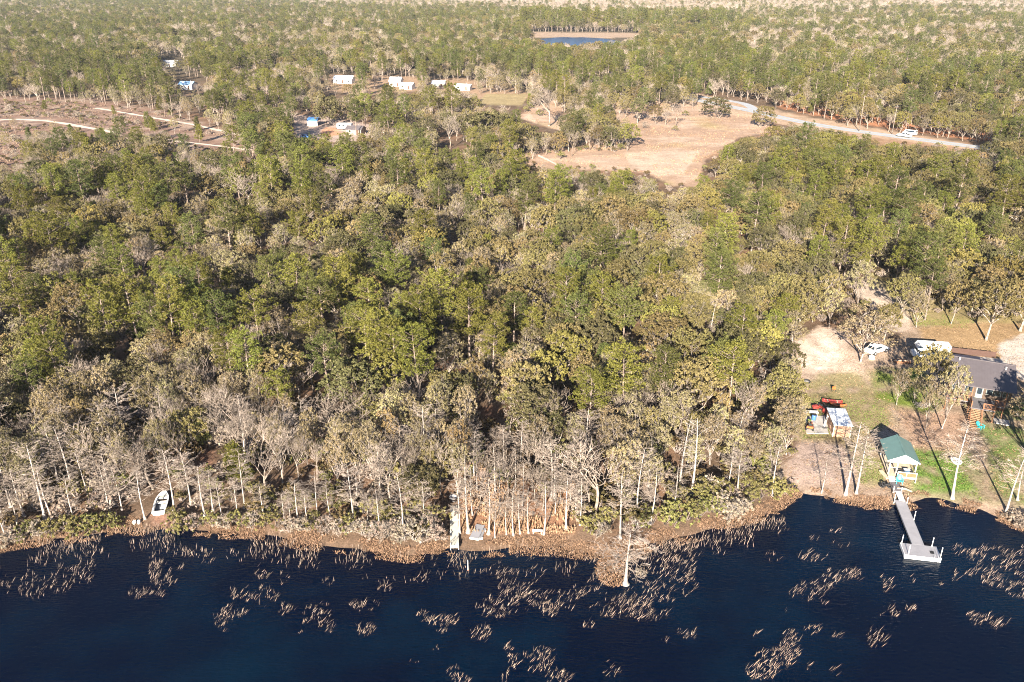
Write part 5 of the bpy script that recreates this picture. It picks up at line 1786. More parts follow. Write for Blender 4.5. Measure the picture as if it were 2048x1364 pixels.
MB().bar((W_ / 2, -0.56, RZ + 0.07), (W_ / 2, D_ + 0.31, RZ + 0.07), 0.16, 0.05).build('ridge_cap', M_GREENROOF, rf)
for y in (-0.5, D_ + 0.2):
    MB().quad((-0.2, y, EZ), (W_ + 0.2, y, EZ), (W_ / 2, y, RZ - 0.06)).quad((-0.2, y + .05, EZ), (W_ / 2, y + .05, RZ - 0.06), (W_ + 0.2, y + .05, EZ)).build('gable', M_WHITE, t)
MB().bar((-0.36, -0.58, EZ - 0.02), (W_ / 2, -0.58, RZ), 0.05, 0.14).bar((W_ + 0.36, -0.58, EZ - 0.02), (W_ / 2, -0.58, RZ), 0.05, 0.14).build('fascia', M_WHITE, rf)
for x in (0.05, 1.0, W_ - 0.05):
    for y in ((-0.4, D_ - 0.1) if x != 1.0 else (-0.4,)):
        MB().box(x - 0.07, x + 0.07, y - 0.07, y + 0.07, -0.02, EZ).build('post', M_OFFWHITE, t)
MB().box(0.12, W_ - 0.12, -0.47, -0.33, EZ - 0.22, EZ - 0.003).box(-0.02, 0.12, -0.33, D_ - 0.17, EZ - 0.2, EZ - 0.003).box(W_ - 0.12, W_ + 0.02, -0.33, D_ - 0.17, EZ - 0.2, EZ - 0.003).build('beam', M_OFFWHITE, t)
MB().box(0.12, 0.93, -0.43, -0.37, 1.42, 1.52).box(0.0, 0.08, 0.0, D_, 1.3, 1.4).box(W_ - 0.08, W_, 0.0, D_, 1.3, 1.4).box(0, W_, D_ - 0.05, D_ + 0.02, 1.3, 1.4).build('rail', M_OFFWHITE, t)
rl = MB().box(1.0, W_ + 0.08, -1.12, -1.05, 1.22, 1.34).box(1.0, W_ + 0.08, -1.12, -1.05, 0.52, 0.62).box(1.0, 1.1, -1.12, -1.02, -0.35, 1.22).box(W_ - 0.02, W_ + 0.08, -1.12, -1.02, -0.6, 1.22).box(2.1, 2.2, -1.12, -1.05, 0.62, 1.22).build('front_railing', M_OFFWHITE, t)
MB().box(1.12, 2.09, -1.10, -1.07, 0.66, 1.18).box(2.21, W_ - 0.04, -1.10, -1.07, 0.66, 1.18).build('railing_panel', M_REDWOOD, rl)
MB().box(0.0, 0.95, -1.42, -1.12, 0.10, 0.34).box(0.0, 0.95, -1.74, -1.42, -0.05, 0.18).build('steps', M_OFFWHITE, t)

# long blue seats and things in the pavilion
o = thing('kayak', 'blue kayak lying across the pavilion floor behind the red railing', 'kayak', PV + Vector((0, 0, 0)), YP)
rings = []
for i in range(9):
    u = i / 8
    w = 0.30 * math.sin(PI * (0.06 + 0.88 * u)) ** 0.7
    x = 1.25 + 2.0 * u
    rings.append([(x, -0.72 + w * math.cos(a), FZ + 0.18 + 0.15 * math.sin(a) + 0.08 * (2 * u - 1) ** 2) for a in [2 * PI * k / 10 for k in range(10)]])
MB().loft(rings).build('hull', M_BLUE, o, True)
MB().lathe((2.2, -0.72, FZ + 0.30), [(0.01, 0.0), (0.19, 0.01), (0.19, 0.05), (0.15, 0.05), (0.15, 0.02), (0.01, 0.02)], 14).build('cockpit', M_BLACK, o)
o = thing('cooler', 'pale blue cooler box on the pavilion floor beside the blue kayak', 'cooler', PV + Matrix.Rotation(YP, 3, 'Z') @ Vector((2.5, 0.4, FZ)), YP)
MB().box(-0.38, 0.38, -0.2, 0.2, 0, 0.36).build('body', M_LBLUE, o, bevel=0.02)
MB().box(-0.4, 0.4, -0.22, 0.22, 0.363, 0.43).build('lid', M_WHITE, o, bevel=0.02)


def adirondack(label, loc, rz):
    c = thing('garden_chair', label, 'chair', loc, rz, 'teal plastic garden chairs')
    for k in range(5):
        x = -0.24 + 0.12 * k
        MB().bar((x, 0.25, 0.36), (x * 1.15, 0.62, 1.0 - 0.12 * abs(k - 2) / 2), 0.105, 0.03).build('back_slat', M_TEAL, c)
    MB().quad((-0.3, -0.35, 0.42), (0.3, -0.35, 0.42), (0.28, 0.28, 0.33), (-0.28, 0.28, 0.33)).quad((-0.3, -0.35, 0.38), (-0.28, 0.28, 0.29), (0.28, 0.28, 0.29), (0.3, -0.35, 0.38)).quad((-0.3, -0.35, 0.42), (-0.3, -0.35, 0.38), (0.3, -0.35, 0.38), (0.3, -0.35, 0.42)).build('seat', M_TEAL, c)
    for s in (-1, 1):
        MB().box(s * 0.38 - 0.07, s * 0.38 + 0.07, -0.42, 0.4, 0.58, 0.62).build('armrest', M_TEAL, c)
        MB().box(s * 0.36 - 0.03, s * 0.36 + 0.03, -0.4, -0.32, 0.0, 0.58).build('leg', M_TEAL, c)
        MB().bar((s * 0.36, -0.3, 0.36), (s * 0.36, 0.6, 0.0), 0.06, 0.1).build('leg', M_TEAL, c)
    return c


p = at(1798, 966, 0.8)
adirondack('teal garden chair on the dock walk in front of the pavilion railing', (p.x, p.y, 0.80), R(-20))
p = at(1960, 857)
adirondack('teal garden chair at the foot of the house stairs', (p.x, p.y, LAND), R(30))

# planks and the dark pile by the steps
p = at(1768, 950)
o = tag(MB().box(-0.22, 0.22, -1.0, 1.0, 0.0, 0.12).box(-0.22, 0.22, -1.0, 1.0, 0.13, 0.2).build('plank', M_PALEWOOD, bevel=0.01), 'pale wide plank on the grass left of the pavilion', 'plank', 'loose planks')
o.location = (p.x, p.y, LAND)
o.rotation_euler = (0, 0, R(5))
for x, y, a, lab in ((1803, 977, 82, 'pale plank lying across the walk in front of the teal chair'), (1816, 978, 40, 'pale plank lying slanted right of the dock walk')):
    p = at(x, y, 0.85)
    o = tag(MB().box(-0.12, 0.12, -0.55, 0.55, 0.0, 0.06).box(-0.1, 0.1, -0.5, 0.5, 0.063, 0.1).build('plank', M_PALEWOOD), lab, 'plank', 'loose planks')
    o.location = (p.x, p.y, 0.82 if x < 1810 else LAND)
    o.rotation_euler = (0, 0, R(a))
p = at(1770, 972)
o = thing('tyre_stack', 'dark heap of old tyres beside the dock walk', 'tyres', (p.x, p.y, LAND - 0.05), 0)
for k, (dx, dy, dz, a) in enumerate(((-.45, 0, 0, .2), (0.1, .2, 0, -.2), (.5, -.1, 0, .3), (-.2, .1, .2, .5), (.25, .05, .22, -.4))):
    q = MB().torus((0, 0, 0.12), 0.26, 0.10, 18, 8).build('tyre', M_BLACK, o, True)
    q.location = (dx, dy, dz)
    q.rotation_euler = (a, a * .6, 0)

# ---- shed and the slab beside it
YS = R(-7)
SH = at(1664.5, 873)
t = thing('garden_shed', 'tan shed with white metal roof and white corner trim', 'shed', (SH.x, SH.y, LAND - 0.02), YS)
W_, D_, Z_ = 2.45, 4.5, 1.95
MB().box(0, W_, 0, D_, 0, Z_).build('wall', M_TAN, t)
rf = MB().loft([[(-0.12, -0.18, Z_ + 0.002), (W_ + 0.14, -0.18, Z_ + 0.002), (W_ + 0.14, -0.18, Z_ + 0.07), (-0.12, -0.18, Z_ + 0.07)], [(-0.12, D_ + 0.15, Z_ + 0.25), (W_ + 0.14, D_ + 0.15, Z_ + 0.25), (W_ + 0.14, D_ + 0.15, Z_ + 0.32), (-0.12, D_ + 0.15, Z_ + 0.32)]]).build('roof', M_WHITEROOF, t)
MB().box(-0.125, W_ + 0.145, -0.2, -0.182, Z_ - 0.02, Z_ + 0.08).build('fascia', M_WHITE, rf)
for x in (-0.03, W_ - 0.06):
    MB().box(x, x + 0.09, -0.03, 0.06, 0, Z_ - 0.003).build('corner_trim', M_OFFWHITE, t)
MB().box(-0.03, -0.003, 0.12, D_, 0.0, 0.12).build('base_trim', M_OFFWHITE, t)
d = MB().box(-0.035, -0.004, 1.5, 2.5, 0.13, 1.8).build('door', M_TAN, t)
MB().box(-0.07, -0.037, 1.6, 1.66, 0.9, 1.02).build('handle', M_GREY, d)
a, b, c, e = at(1612, 834), at(1651, 832), at(1657, 868), at(1612, 868)
o = MB().quad((a.x, a.y, LAND + 0.08), (e.x, e.y, LAND + 0.08), (c.x, c.y, LAND + 0.08), (b.x, b.y, LAND + 0.08)).quad((e.x, e.y, LAND - .1), (c.x, c.y, LAND - .1), (c.x, c.y, LAND + 0.08), (e.x, e.y, LAND + 0.08)).build('patio_slab', M_CONCRETE)
tag(o, 'pale concrete slab left of the tan shed', 'slab', kind='structure')
PZ = LAND + 0.083


def mower(name, label, px, py, rz, mat, big=1.0):
    p = at(px, py)
    z = PZ if (px < 1625 and py > 834) else LAND
    o = thing(name, label, 'mower', (p.x, p.y, z), rz)
    o.scale = (big, big, big)
    MB().prism([(-0.2, 0.3), (0.75, 0.3), (0.82, 0.5), (0.75, 0.68), (0.15, 0.74), (-0.2, 0.5)], -0.26, 0.26).build('hood', mat, o, bevel=0.02)
    MB().box(-0.45, 0.45, -0.75, 0.1, 0.28, 0.42).build('deck', M_BLACK, o, bevel=0.02)
    MB().prism([(-0.75, 0.42), (-0.22, 0.42), (-0.3, 0.62), (-0.75, 0.7)], -0.4, 0.4).build('fender', mat, o)
    MB().box(-0.22, 0.22, -0.6, -0.2, 0.7, 0.78).box(-0.22, 0.22, -0.68, -0.6, 0.72, 1.1).build('seat', M_BLACK, o, bevel=0.03)
    MB().torus((0, 0, 0), 0.17, 0.02, 16, 6).build('steering_wheel', M_BLACK, o).location = (0, 0.02, 0.92)
    MB().bar((0, 0.1, 0.7), (0, 0.03, 0.92), 0.04).build('steering_column', M_BLACK, o)
    for x, y, r in ((-0.42, -0.5, 0.26), (0.42, -0.5, 0.26), (-0.34, 0.55, 0.19), (0.34, 0.55, 0.19)):
        MB().lathe((x - 0.08, y, r), [(0.05, 0.0), (r, 0.0), (r, 0.16), (0.05, 0.16)], 14, 'X').build('wheel', M_BLACK, o)
    return o


mower('riding_mower', 'red riding mower parked behind the white table', 1636, 820, R(95), M_RED, 1.15)
mower('riding_mower', 'orange riding mower on the left edge of the concrete slab', 1619, 858, R(-20), M_ORANGE, 1.15)


def barrel(name, label, px, py, r, h, mat, cat='barrel'):
    p = at(px, py)
    o = thing(name, label, cat, (p.x, p.y, PZ), 0)
    MB().lathe((0, 0, 0), [(r * .94, 0), (r, h * .15), (r * 1.03, h * .33), (r, h * .36), (r * 1.03, h * .66), (r, h * .7), (r * .94, h * .98)], 16).build('body', mat, o, True)
    MB().lathe((0, 0, h * .98), [(r * .96, 0.003), (r * .98, 0.04), (r * .8, 0.045)], 16).build('lid', M_BLACK, o)
    return o


barrel('barrel', 'blue plastic barrel standing at the white table', 1627, 840, 0.34, 0.85, M_BLUE)
barrel('barrel', 'red barrel standing behind the shed corner', 1649, 826, 0.36, 0.9, M_RED)
barrel('bucket', 'lime green bucket on the upper left of the slab', 1618, 846, 0.25, 0.6, M_GREEN, 'bucket')
p = at(1676, 812)
o = thing('kayak', 'orange-red kayak lying in the shadow behind the shed', 'kayak', (p.x, p.y, LAND), R(80))
rings = []
for i in range(11):
    u = i / 10
    w = 0.36 * math.sin(PI * (0.04 + 0.92 * u)) ** 0.7
    rings.append([(w * math.cos(a), 1.2 - 2.4 * u, 0.2 + 0.18 * math.sin(a) + 0.14 * (2 * u - 1) ** 4) for a in [2 * PI * k / 12 for k in range(12)]])
MB().loft(rings).build('hull', M_ORANGE, o, True)
MB().lathe((0, 0, 0.35), [(0.01, 0), (0.24, 0.01), (0.24, 0.06), (0.19, 0.06), (0.19, 0.02), (0.01, 0.02)], 16).build('cockpit', M_BLACK, o)
p = at(1664, 806)
o = thing('canoe', 'shade-darkened red canoe lying behind the orange-red kayak', 'canoe', (p.x, p.y, LAND), R(75))
rings = []
for i in range(11):
    u = i / 10
    w = 0.42 * math.sin(PI * (0.04 + 0.92 * u)) ** 0.6
    e_ = 0.42 + 0.2 * (2 * u - 1) ** 4
    y_ = 1.5 - 3.0 * u
    rings.append([(-w, y_, e_), (-w * .8, y_, 0.1), (0, y_, 0.02), (w * .8, y_, 0.1), (w, y_, e_), (w * .92, y_, e_), (0, y_, 0.07), (-w * .92, y_, e_)])
MB().loft(rings).build('hull', M_SHADERED, o)
MB().bar((-.38, .7, .4), (.38, .7, .4), .16, .03).bar((-.38, -.7, .4), (.38, -.7, .4), .16, .03).build('seat', M_PALEWOOD, o)
p = at(1622, 833)
o = thing('work_table', 'white-topped work table at the upper edge of the slab', 'table', (p.x, p.y, PZ), R(-4))
MB().box(-0.95, 0.95, -0.35, 0.35, 0.72, 0.77).build('tabletop', M_WHITE, o)
for x in (-.85, .85):
    for y in (-.28, .28):
        MB().box(x - .03, x + .03, y - .03, y + .03, 0, 0.72).build('leg', M_GREY, o)
p = at(1651, 862)
o = thing('ladder', 'white ladder leaning on the left side of the tan shed', 'ladder', (p.x, p.y, PZ), R(-7))
l0 = MB()
for y in (1.6, 2.05):
    l0.bar((-0.0, y - .6, 0), (0.35, y - .6, 1.9), .05)
l0.build('rails', M_WHITE, o)
for k in range(6):
    u = (k + .6) / 6.6
    MB().bar((0.35 * u, 1.0, 1.9 * u), (0.35 * u, 1.45, 1.9 * u), .06).build('rung', M_WHITE, o)
# hoop and orange chair in the yard
p = at(1613, 764)
o = thing('fire_ring', 'dark round fire ring with ash on the upper yard', 'fire ring', (p.x, p.y, LAND - 0.02), 0)
MB().lathe((0, 0, 0), [(0.62, 0), (0.62, 0.25), (0.56, 0.25), (0.56, 0.02)], 24).build('ring', M_BLACK, o)
MB().lathe((0, 0, 0.0), [(0.55, 0.0), (0.55, 0.06), (0.3, 0.12), (0.01, 0.13)], 20).build('ash', M_CONCRETE, o)
p = at(1667, 782)
o = thing('camp_chair', 'small orange folding chair standing alone on the yard', 'chair', (p.x, p.y, LAND), R(160))
MB().quad((-.27, -.25, .42), (.27, -.25, .42), (.27, .22, .38), (-.27, .22, .38)).build('seat', M_ORANGE, o)
MB().quad((-.27, .22, .40), (.27, .22, .40), (.27, .40, 1.0), (-.27, .40, 1.0)).build('backrest', M_ORANGE, o)
for s in (-1, 1):
    MB().bar((s * .27, -.27, 0), (s * .27, .26, .42), .035).build('leg', M_BLACK, o)
    MB().bar((s * .27, .3, 0), (s * .27, -.25, .42), .035).build('leg', M_BLACK, o)
p = at(1743, 718)
o = thing('cooler', 'white cooler box on bare soil right of the pale-trunked yard oak', 'cooler', (p.x, p.y, LAND), R(10))
MB().box(-.42, .42, -.26, .26, 0, .5).build('body', M_WHITE, o, bevel=.03)
MB().box(-.44, .44, -.28, .28, .503, .6).build('lid', M_WHITE, o, bevel=.03)
p = at(1806, 727)
o = thing('log_pile', 'low orange-brown log heap in front of the motorhome', 'logs', (p.x, p.y, LAND), R(-6))
for k in range(7):
    q = MB().lathe((-1.3 + 0.1 * rng.random(), (k % 4) * 0.26, 0.13 + 0.22 * (k // 4)), [(0.10, 0), (0.13, 0.02), (0.12, 2.6), (0.09, 2.62)], 9, 'X').build('log', M_PALEWOOD if k % 2 else M_WOOD, o)
p = at(1845, 812)
o = thing('brush_pile', 'grey heap of cut branches on the lawn', 'brush', (p.x, p.y, LAND), 0)
m = MB()
for k in range(90):
    a, q = rng.uniform(0, 6.28), rng.uniform(0, 1.0)
    c = Vector((math.cos(a) * q, math.sin(a) * q * .7, rng.uniform(0.05, .55 * (1 - q * .6))))
    b_ = rng.uniform(0, 6.28)
    v_ = Vector((math.cos(b_), math.sin(b_), rng.uniform(-.2, .3))) * rng.uniform(.3, .8)
    m.tube([c - v_, c + v_], [.03, .012], 4)
m.build('branches', BARK_CYP, o)
# white dinghy on the lawn
p = at(1912, 926)
o = thing('dinghy', 'small white tub-shaped dinghy on the green lawn', 'dinghy', (p.x, p.y, LAND), R(15))
rings = []
for z, k in ((0.02, 0.7), (0.2, 0.9), (0.42, 1.0)):
    rings.append([(0.62 * k * math.cos(a), (1.0 if math.sin(a) > 0 else .82) * k * math.sin(a), z) for a in [2 * PI * i / 22 for i in range(22)]])
for z, k in ((0.42, 0.84), (0.18, 0.74)):
    rings.append([(0.62 * k * math.cos(a), (1.0 if math.sin(a) > 0 else .82) * k * math.sin(a), z) for a in [2 * PI * i / 22 for i in range(22)]])
MB().loft(rings).build('hull', M_OFFWHITE, o, True)
MB().bar((-.5, 0.05, .34), (.5, 0.05, .34), .26, .04).build('seat', M_GREY, o)

# ---- house
YH = R(-25)
H0 = at(1894, 765, 5.0)
t = thing('lake_house', 'raised house with brown metal roof, porch and wooden stairs', 'house', (H0.x, H0.y, LAND - 0.02), YH)
L_ = 9.4
Q = -LAND + 0.02
mr = MB()
mr.loft([[(-0.1, 0, 5 + Q), (-0.1, 7.0, 6.6 + Q), (-0.1, 7.0, 6.7 + Q), (-0.1, 0, 5.1 + Q)], [(L_, 0, 5 + Q), (L_, 7.0, 6.6 + Q), (L_, 7.0, 6.7 + Q), (L_, 0, 5.1 + Q)]])
mr.loft([[(-0.1, 7.0, 6.6 + Q), (-0.1, 9.6, 5.7 + Q), (-0.1, 9.6, 5.8 + Q), (-0.1, 7.0, 6.7 + Q)], [(L_, 7.0, 6.6 + Q), (L_, 9.6, 5.7 + Q), (L_, 9.6, 5.8 + Q), (L_, 7.0, 6.7 + Q)]])
rf = mr.build('roof', M_BROWNROOF, t)
MB().bar((-0.12, 7.0, 6.72 + Q), (L_ + .02, 7.0, 6.72 + Q), 0.3, 0.06).build('ridge_cap', M_BROWNROOF, rf)
for x, y in ((1.6, 6.2), (8.0, 5.6)):
    MB().lathe((x, y, 5 + 1.6 * y / 7 + Q), [(0.08, 0), (0.08, 0.4), (0.12, 0.4), (0.12, 0.48)], 10).build('vent_pipe', M_WHITE, rf)
wl = MB().box(0.3, L_ - 0.4, 1.5, 9.2, 2.7 + Q, 5.2 + Q).build('wall', M_LOG, t)
MB().prism([(1.5, 5.2 + Q), (9.2, 5.2 + Q), (9.2, 5.7 + Q), (7.0, 6.55 + Q), (1.5, 5.30 + Q)], 0.3, 0.42).prism([(1.5, 5.2 + Q), (9.2, 5.2 + Q), (9.2, 5.7 + Q), (7.0, 6.55 + Q), (1.5, 5.30 + Q)], L_ - 0.52, L_ - 0.4).build('gable', M_LOG, t)
MB().box(0.6, L_ - 0.7, 2.5, 9.0, 0.0, 2.7 + Q - 0.003).build('lower_wall', M_DARKWOOD, t)
for x0, x1 in ((0.9, 2.0), (2.7, 3.8), (5.6, 6.5), (6.7, 7.6), (7.8, 8.6)):
    f = MB().box(x0, x1, 1.44, 1.497, 3.5 + Q, 4.75 + Q).build('window', M_TRIM, t)
    MB().box(x0 + .07, x1 - .07, 1.42, 1.437, 3.57 + Q, 4.68 + Q).build('pane', M_GLASS, f)
f = MB().box(4.25, 5.2, 1.44, 1.497, 2.72 + Q, 4.75 + Q).build('door', M_TRIM, t)
MB().box(4.4, 5.05, 1.42, 1.437, 3.4 + Q, 4.6 + Q).build('pane', M_GLASS, f)
DZ = 2.68 + Q
MB().box(0.3, 8.2, -0.4, 1.44, DZ - .15, DZ).box(3.6, 6.9, -2.3, -0.4, DZ - .15, DZ - .003).build('deck', M_DARKDECK, t)
for x, y in ((0.4, -0.3), (3.6, -0.3), (8.1, -0.3)):
    MB().box(x - .07, x + .07, y - .07, y + .07, 0, 5.02 + Q + 0.04).build('porch_post', M_WOOD, t)
for x, y in ((3.7, -2.2), (6.8, -2.2), (5.3, -2.2)):
    MB().box(x - .07, x + .07, y - .07, y + .07, 0, DZ + 1.0).build('deck_post', M_WOOD, t)
rl = MB()
for a_, b_ in (((0.45, -0.36), (3.55, -0.36)), ((5.25, -2.24), (6.8, -2.24)), ((6.84, -2.2), (6.84, -0.4)), ((6.9, -0.36), (8.1, -0.36)), ((3.64, -2.2), (3.64, -0.4))):
    for z in (DZ + 0.95, DZ + 0.15):
        rl.bar((*a_, z), (*b_, z), 0.07, 0.09)
    n = int(math.hypot(b_[0] - a_[0], b_[1] - a_[1]) / 0.16)
    for k in range(1, n):
        x = a_[0] + (b_[0] - a_[0]) * k / n
        y = a_[1] + (b_[1] - a_[1]) * k / n
        rl.bar((x, y, DZ + .15), (x, y, DZ + .95), 0.045)
rl.build('railing', M_WOOD, t)
ms = MB()
for k in range(11):
    y = -2.32 - 0.25 * k
    z = DZ - DZ * (k + 1) / 12
    ms.box(3.75, 5.1, y - 0.26, y, z - 0.05, z)
sto = ms.build('stairs', plain('pale_stair_wood', (0.36, 0.215, 0.12), 0.75, 0.15, 3.0), t)
MB().bar((3.7, -2.3, DZ - .15), (3.7, -5.1, -0.05), .06, .26).bar((5.15, -2.3, DZ - .15), (5.15, -5.1, -0.05), .06, .26).build('stringer', M_WOOD, sto)
MB().bar((5.18, -2.25, DZ + .9), (5.18, -5.0, .95), .07, .09).bar((5.18, -5.0, 0), (5.18, -5.0, .95), .08).bar((5.18, -3.6, .8), (5.18, -3.6, 1.95), .07).build('handrail', M_WOOD, sto)
a = MB().box(7.1, 9.2, -2.2, -0.5, 0.0, 0.12).build('concrete_pad', M_CONCRETE, t)
# slab, fence behind the house
p, q = at(1898, 706), at(1990, 716)
rz = yaw(q - p)
ln = (q - p).length
o = thing('board_fence', 'long low dark brown board fence behind the house', 'fence', (p.x, p.y, LAND - 0.02), rz)
MB().box(0, ln, -0.03, 0.03, 0.08, 1.15).build('boards', ribbed('dark_fence_boards', (0.075, 0.04, 0.03), 'X', 8.0, 0.8), o)
for k in range(6):
    x = ln * k / 5
    MB().box(x - .06, x + .06, 0.033, 0.15, 0, 1.3).build('post', M_DARKWOOD, o)
o = MB().box(0.3, ln + 1.0, -3.0, -0.2, 0, 0.05).build('driveway_slab', M_CONCRETE)
o.location = (p.x, p.y, LAND - 0.01)
o.rotation_euler = (0, 0, rz)
tag(o, 'concrete drive between the brown fence and the house', 'drive', kind='structure')


# ---- vehicles: x = width, y = length with the nose at +y
def vehicle(name, label, loc, rz, L=4.6, W=1.8, kind='sedan', mat=M_WHITE, cat='car', group=None):
    o = thing(name, label, cat, loc, rz, group)
    h, w = L / 2, W / 2
    if kind == 'sedan':
        body = [(-h, .35), (h, .35), (h, .62), (h - .1, .78), (h * .45, .9), (-h + .1, .93), (-h, .8)]
        cab = [(h * .42, .9), (h * .1, 1.42), (-h * .5, 1.44), (-h * .8, .93)]
    elif kind == 'pickup':
        body = [(-h, .5), (h, .5), (h, .85), (h - .12, 1.02), (h * .42, 1.1), (-h, 1.1)]
        cab = [(h * .40, 1.1), (h * .22, 1.8), (-h * .22, 1.82), (-h * .28, 1.1)]
    elif kind == 'van':
        body = [(-h, .45), (h, .45), (h, .9), (h - .3, 1.15), (h - .45, 1.2), (-h, 1.2)]
        cab = [(h - .45, 1.2), (h - 1.1, 2.1), (-h + .02, 2.12), (-h, 1.2)]
    b = MB().prism(body, -w, w).build('body', mat, o, bevel=.05)
    n = len(cab)
    m = MB()
    r0 = [(-w + .06, y, z) for y, z in cab]
    m.loft([[(-w + .06, cab[0][0], cab[0][1]), (w - .06, cab[0][0], cab[0][1]), (w - .06, cab[3][0], cab[3][1]), (-w + .06, cab[3][0], cab[3][1])],
            [(-w + .2, cab[1][0], cab[1][1]), (w - .2, cab[1][0], cab[1][1]), (w - .2, cab[2][0], cab[2][1]), (-w + .2, cab[2][0], cab[2][1])]])
    m.build('cabin', mat, o, bevel=.03)

    def lerp(p_, q_, u):
        return tuple(p_[i] + (q_[i] - p_[i]) * u for i in range(3))

    def pane(p0, p1, p2, p3, nrm, ua=.12, va=.15):
        a1 = lerp(lerp(p0, p1, ua), lerp(p3, p2, ua), va)
        b1 = lerp(lerp(p0, p1, 1 - ua), lerp(p3, p2, 1 - ua), va)
        c1 = lerp(lerp(p0, p1, 1 - ua), lerp(p3, p2, 1 - ua), 1 - va)
        d1 = lerp(lerp(p0, p1, ua), lerp(p3, p2, ua), 1 - va)
        off = Vector(nrm) * .012
        MB().quad(*[tuple(Vector(k_) + off) for k_ in (a1, b1, c1, d1)]).build('window', M_GLASS, o)
    lo, hi = -w + .06, -w + .2
    pane((lo, *cab[0]), (-lo, *cab[0]), (-hi, *cab[1]), (hi, *cab[1]), (0, .8, .6), .06)
    pane((-lo, *cab[3]), (lo, *cab[3]), (hi, *cab[2]), (-hi, *cab[2]), (0, -.8, .5), .08)
    for s in (-1, 1):
        pane((s * -lo, *cab[0]), (s * -lo, *cab[3]), (s * -hi, *cab[2]), (s * -hi, *cab[1]), (s, 0, .2), .12)
        MB().box(s * w * .72 - .16, s * w * .72 + .16, h - .02, h + .03, body[2][1] - .12, body[2][1] + .04).build('headlight', M_GLASS if mat is M_WHITE else M_WHITE, o)
        MB().box(s * w * .8 - .1, s * w * .8 + .1, -h - .03, -h + .02, .72, .9).build('tail_light', M_TERRACOTTA, o)
    if kind == 'pickup':
        MB().box(-w + .12, w - .12, -h + .1, -h * .32, 1.103, 1.12).build('bed', M_BLACK, o)
    for s in (-1, 1):
        for y in (h * .62, -h * .60):
            wh = MB().lathe((s * w - .12, y, .34), [(.2, 0), (.34, .01), (.34, .23), (.2, .24)], 16, 'X').build('wheel', M_BLACK, o)
            MB().lathe((s * w - .125 + (.0 if s < 0 else .13), y, .34), [(.02, 0), (.2, .0), (.2, .13), (.02, .14)], 12, 'X').build('rim', M_GREY, wh)
    return o


# motorhome facing left
p, q = at(1824, 718), at(1880, 722)
RVY = math.atan2(q.y - p.y, q.x - p.x)
o = thing('motorhome', 'white motorhome with overhanging cab parked behind the oaks', 'motorhome', ((p.x + 3.2 * math.cos(RVY)), (p.y + 3.2 * math.sin(RVY)) + 1.1, LAND), RVY + PI / 2)
MB().prism([(-3.2, .55), (1.5, .55), (1.5, 1.9), (2.55, 2.0), (2.75, 2.35), (2.3, 3.05), (-3.2, 3.1)], -1.12, 1.12).build('body', M_WHITE, o, bevel=.06)
MB().prism([(1.503, .5), (3.2, .5), (3.2, 1.05), (3.0, 1.2), (2.45, 1.3), (1.95, 1.86), (1.503, 1.86)], -.98, .98).build('cab', M_WHITE, o, bevel=.05)
MB().quad((-.85, 2.44, 1.35), (.85, 2.44, 1.35), (.8, 2.02, 1.83), (-.8, 2.02, 1.83)).build('windscreen', M_GLASS, o).location = (0, .02, .012)
for s in (-1, 1):
    MB().box(s * 1.0 - .03, s * 1.0 + .03, 1.6, 2.2, 1.25, 1.7).build('window', M_GLASS, o)
    MB().box(s * 1.125 - .012, s * 1.125 + .012, -.6, .5, 1.6, 2.2).build('window', M_GLASS, o)
    MB().box(s * 1.125 - .012, s * 1.125 + .012, -2.6, -1.6, 1.6, 2.2).build('window', M_GLASS, o)
    MB().box(s * 1.125 - .012, s * 1.125 + .012, 1.75, 2.35, 2.3, 2.65).build('window', M_GLASS, o)
    MB().box(s * 1.122 - .01, s * 1.122 + .01, -3.15, 1.4, 1.05, 1.2).build('stripe', M_GREY, o)
    for y in (2.45, -1.9):
        wh = MB().lathe((s * .95 - .12, y, .38), [(.2, 0), (.38, .01), (.38, .25), (.2, .26)], 16, 'X').build('wheel', M_BLACK, o)
        MB().lathe((s * .95 - .13 + (.0 if s < 0 else .14), y, .38), [(.02, 0), (.2, .0), (.2, .13), (.02, .14)], 12, 'X').build('rim', M_GREY, wh)
o.scale = (.92, .92, .92)
MB().box(-.4, .4, -1.2, -.5, 3.10, 3.35).build('air_conditioner', M_WHITE, o, bevel=.04)
p = at(1752, 704)
vehicle('parked_car', 'white car half hidden under the bushy olive oak', (p.x, p.y, LAND), R(-62), mat=M_WHITE)
p, q = at(1800, 274), at(1836, 279)
ry = math.atan2(q.y - p.y, q.x - p.x)
p = at(1808, 274)
vehicle('pickup_truck', 'white pickup truck driving on the road', (p.x, p.y, LAND + .02), ry - PI / 2 + PI, 5.6, 1.95, 'pickup', M_WHITE, 'truck')
p = at(1826, 273)
vehicle('van', 'white van right behind the white pickup truck', (p.x, p.y + 3.5, LAND + .02), ry - PI / 2 + PI, 5.6, 2.0, 'van', M_WHITE, 'van')

# ---- grounded white boat
p = at(316.5, 1024, 0.9)
o = thing('skiff', 'white open motor boat pulled up on the left bank', 'boat', (p.x, p.y, float(ground_h(p.x, p.y)) - 0.03), R(12))
LB = 4.7


def hw(u):
    return 0.80 * (1 - max(0, (u - .45) / .55) ** 2.4) * (0.93 + 0.07 * min(1, u * 3)) + 0.02


